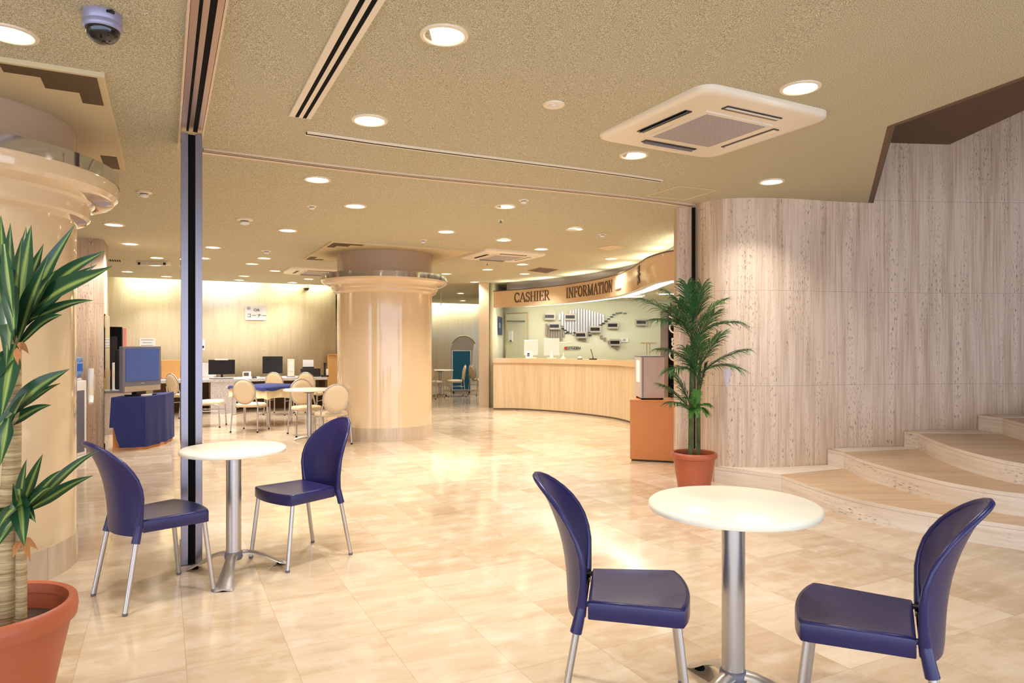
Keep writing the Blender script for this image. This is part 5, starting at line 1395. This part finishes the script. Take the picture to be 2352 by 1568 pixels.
for i, (a, b, ar, d0, d1, ll) in enumerate(FR): frond(a, b, ar*0.6, d0, d1, ll, 40+i)
for i, tp in enumerate(((1625, 930), (1580, 915), (1600, 900), (1618, 945), (1595, 945))): frond((1598, 938), tp, 0.03, -0.06, -0.12, 0.06, 80+i, 'palm_bright', 'young_frond')

# ------------------------------------------------------------------ dracaena on the left
DX, DY = -1.832, 2.38
dr = empty('potted_dracaena', (DX, DY, 0), 0, 'large striped-leaf dracaena in a terracotta pot at the left edge', 'potted plant')
pot(dr, 0.272, 0.175, 0.452, 0.075)
def DL(px, py, dy=0.0):
    p = D(px, py, DY+dy); return Vector((p[0]-DX, p[1]-DY, p[2]))
bm = B(); tube(bm, [DL(12, 1440), DL(14, 1330), DL(20, 1200), DL(28, 1050), DL(31, 900), DL(32, 780), DL(32, 730)], [0.042, 0.040, 0.033, 0.027, 0.024, 0.022, 0.018], 16); obj('trunk', bm, M['bark'], dr, 60)
bm = B(); tube(bm, [DL(49, 1430, -0.02), DL(49, 1330, -0.02), DL(48, 1230, -0.01), DL(47, 1180, 0.0)], [0.017, 0.017, 0.016, 0.014], 12); obj('trunk', bm, M['bark'], dr, 60)
def dleaf(bm, b0, tip, w_, arch, dy0, dy1, tw=0.0):
    A, T_ = DL(*b0, dy0), DL(*tip, dy1); L_ = (T_-A).length
    mid = (A+T_)/2+Vector((0, 0, arch*L_)); n = 16
    pts = []; ws = []
    for i in range(n+1):
        t = i/n; pts.append(A*(1-t)**2+mid*2*t*(1-t)+T_*t*t+Vector((0, 0, 0.035*L_*math.sin(PI*t*1.6+w_*90)))*t*(1-t)*2)
        ws.append(max(0.0012, 1.32*w_*(0.40+0.60*sm(t/0.42))*(1-max(0, (t-0.40)/0.60)**1.55)))
    d = (T_-A).normalized(); nrm = Vector((0.1+tw, -1, 0.55))
    nrm = (nrm-d*nrm.dot(d)).normalized()
    leaf_strip(bm, pts, ws, nrm, 0.16)
def rosette(specs, seed=0):
    for i, s in enumerate(specs):
        if seed: s = s[:2] + (s[2]*0.86,) + s[3:]
        bm = B(); dleaf(bm, *s); obj('leaf', bm, M['leaf'], dr)
rosette([
 ((30, 775), (172, 515), .052, .03, 0, -.05), ((34, 770), (72, 517), .066, .0, 0, .05), ((22, 765), (24, 512), .05, .0, 0, -.1), ((12, 760), (2, 494), .05, 0, 0, .05), ((10, 755), (-30, 530), .05, 0, 0, 0),
 ((35, 760), (243, 576), .055, .16, 0, .05), ((50, 730), (259, 611), .066, .05, 0, -.12), ((40, 760), (222, 608), .05, .08, 0, .15), ((45, 745), (214, 690), .035, .13, 0, .1),
 ((35, 800), (143, 723), .045, .12, 0, -.1), ((42, 740), (214, 590), .045, .12, 0, .2), ((38, 760), (155, 545), .048, .04, 0, .15), ((38, 790), (110, 590), .06, .0, 0, -.15), ((26, 790), (50, 545), .055, .0, 0, -.2),
 ((28, 640), (14, 840), .045, .05, -.05, -.22), ((22, 620), (34, 790), .04, 0.02, -.08, -.2), ((10, 700), (-25, 830), .05, .2, 0, -.1), ((20, 720), (-40, 640), .05, .2, 0, 0), ((24, 700), (22, 805), .05, .1, -.03, -.24), ((10, 560), (30, 730), .03, .0, -.1, -.2),
 ((38, 770), (60, 520), .045, .0, 0, .2), ((30, 780), (128, 620), .05, .04, 0, -.05), ((15, 780), (-20, 590), .055, 0, 0, -.1), ((30, 770), (100, 560), .05, 0.02, 0, .1)])
rosette([((35, 790), (2, 960), .06, .02, -.02, -.12), ((30, 800), (-30, 900), .06, .1, 0, -.1)])
rosette([((0, 975), (160, 847), .055, .10, -.03, -.06), ((5, 960), (139, 880), .028, .08, 0, .05), ((5, 985), (118, 930), .036, .14, -.02, .02), ((0, 980), (-20, 850), .05, 0, 0, 0), ((20, 960), (0, 1070), .045, .05, -.05, -.14), ((12, 985), (62, 900), .04, 0, 0, -.1)])
rosette([((47, 1185), (228, 1035), .040, .10, 0, -.05), ((50, 1180), (214, 1092), .042, .07, 0, .08), ((48, 1175), (146, 1078), .040, .05, 0, -.1), ((46, 1170), (98, 1043), .040, .0, 0, .1), ((42, 1165), (61, 1055), .038, 0, 0, -.08),
 ((40, 1165), (8, 1005), .042, .0, 0, 0), ((44, 1120), (56, 1255), .058, .02, -.03, -.14), ((52, 1150), (-5, 1215), .048, .12, -.02, -.18), ((44, 1180), (-15, 1270), .04, .15, 0, -.1), ((46, 1160), (30, 1110), .04, 0, 0, -.2), ((48, 1150), (82, 1200), .035, .1, -.02, -.1), ((45, 1170), (-20, 1120), .045, .1, 0, .05), ((48, 1185), (190, 1062), .036, .10, 0, .12), ((46, 1180), (120, 1120), .034, .10, 0, -.2), ((42, 1175), (24, 1060), .036, 0, 0, .1), ((46, 1190), (-30, 1180), .04, .15, 0, -.1)], 1)
for a, b in (((50, 1240), (86, 1262)), ((46, 1245), (30, 1280)), ((40, 790), (66, 812)), ((36, 800), (48, 850)), ((52, 1235), (70, 1290))):
    bm = B(); dleaf(bm, a, b, .018, .25, -.03, -.06); obj('dry_leaf_base', bm, M['dry'], dr)
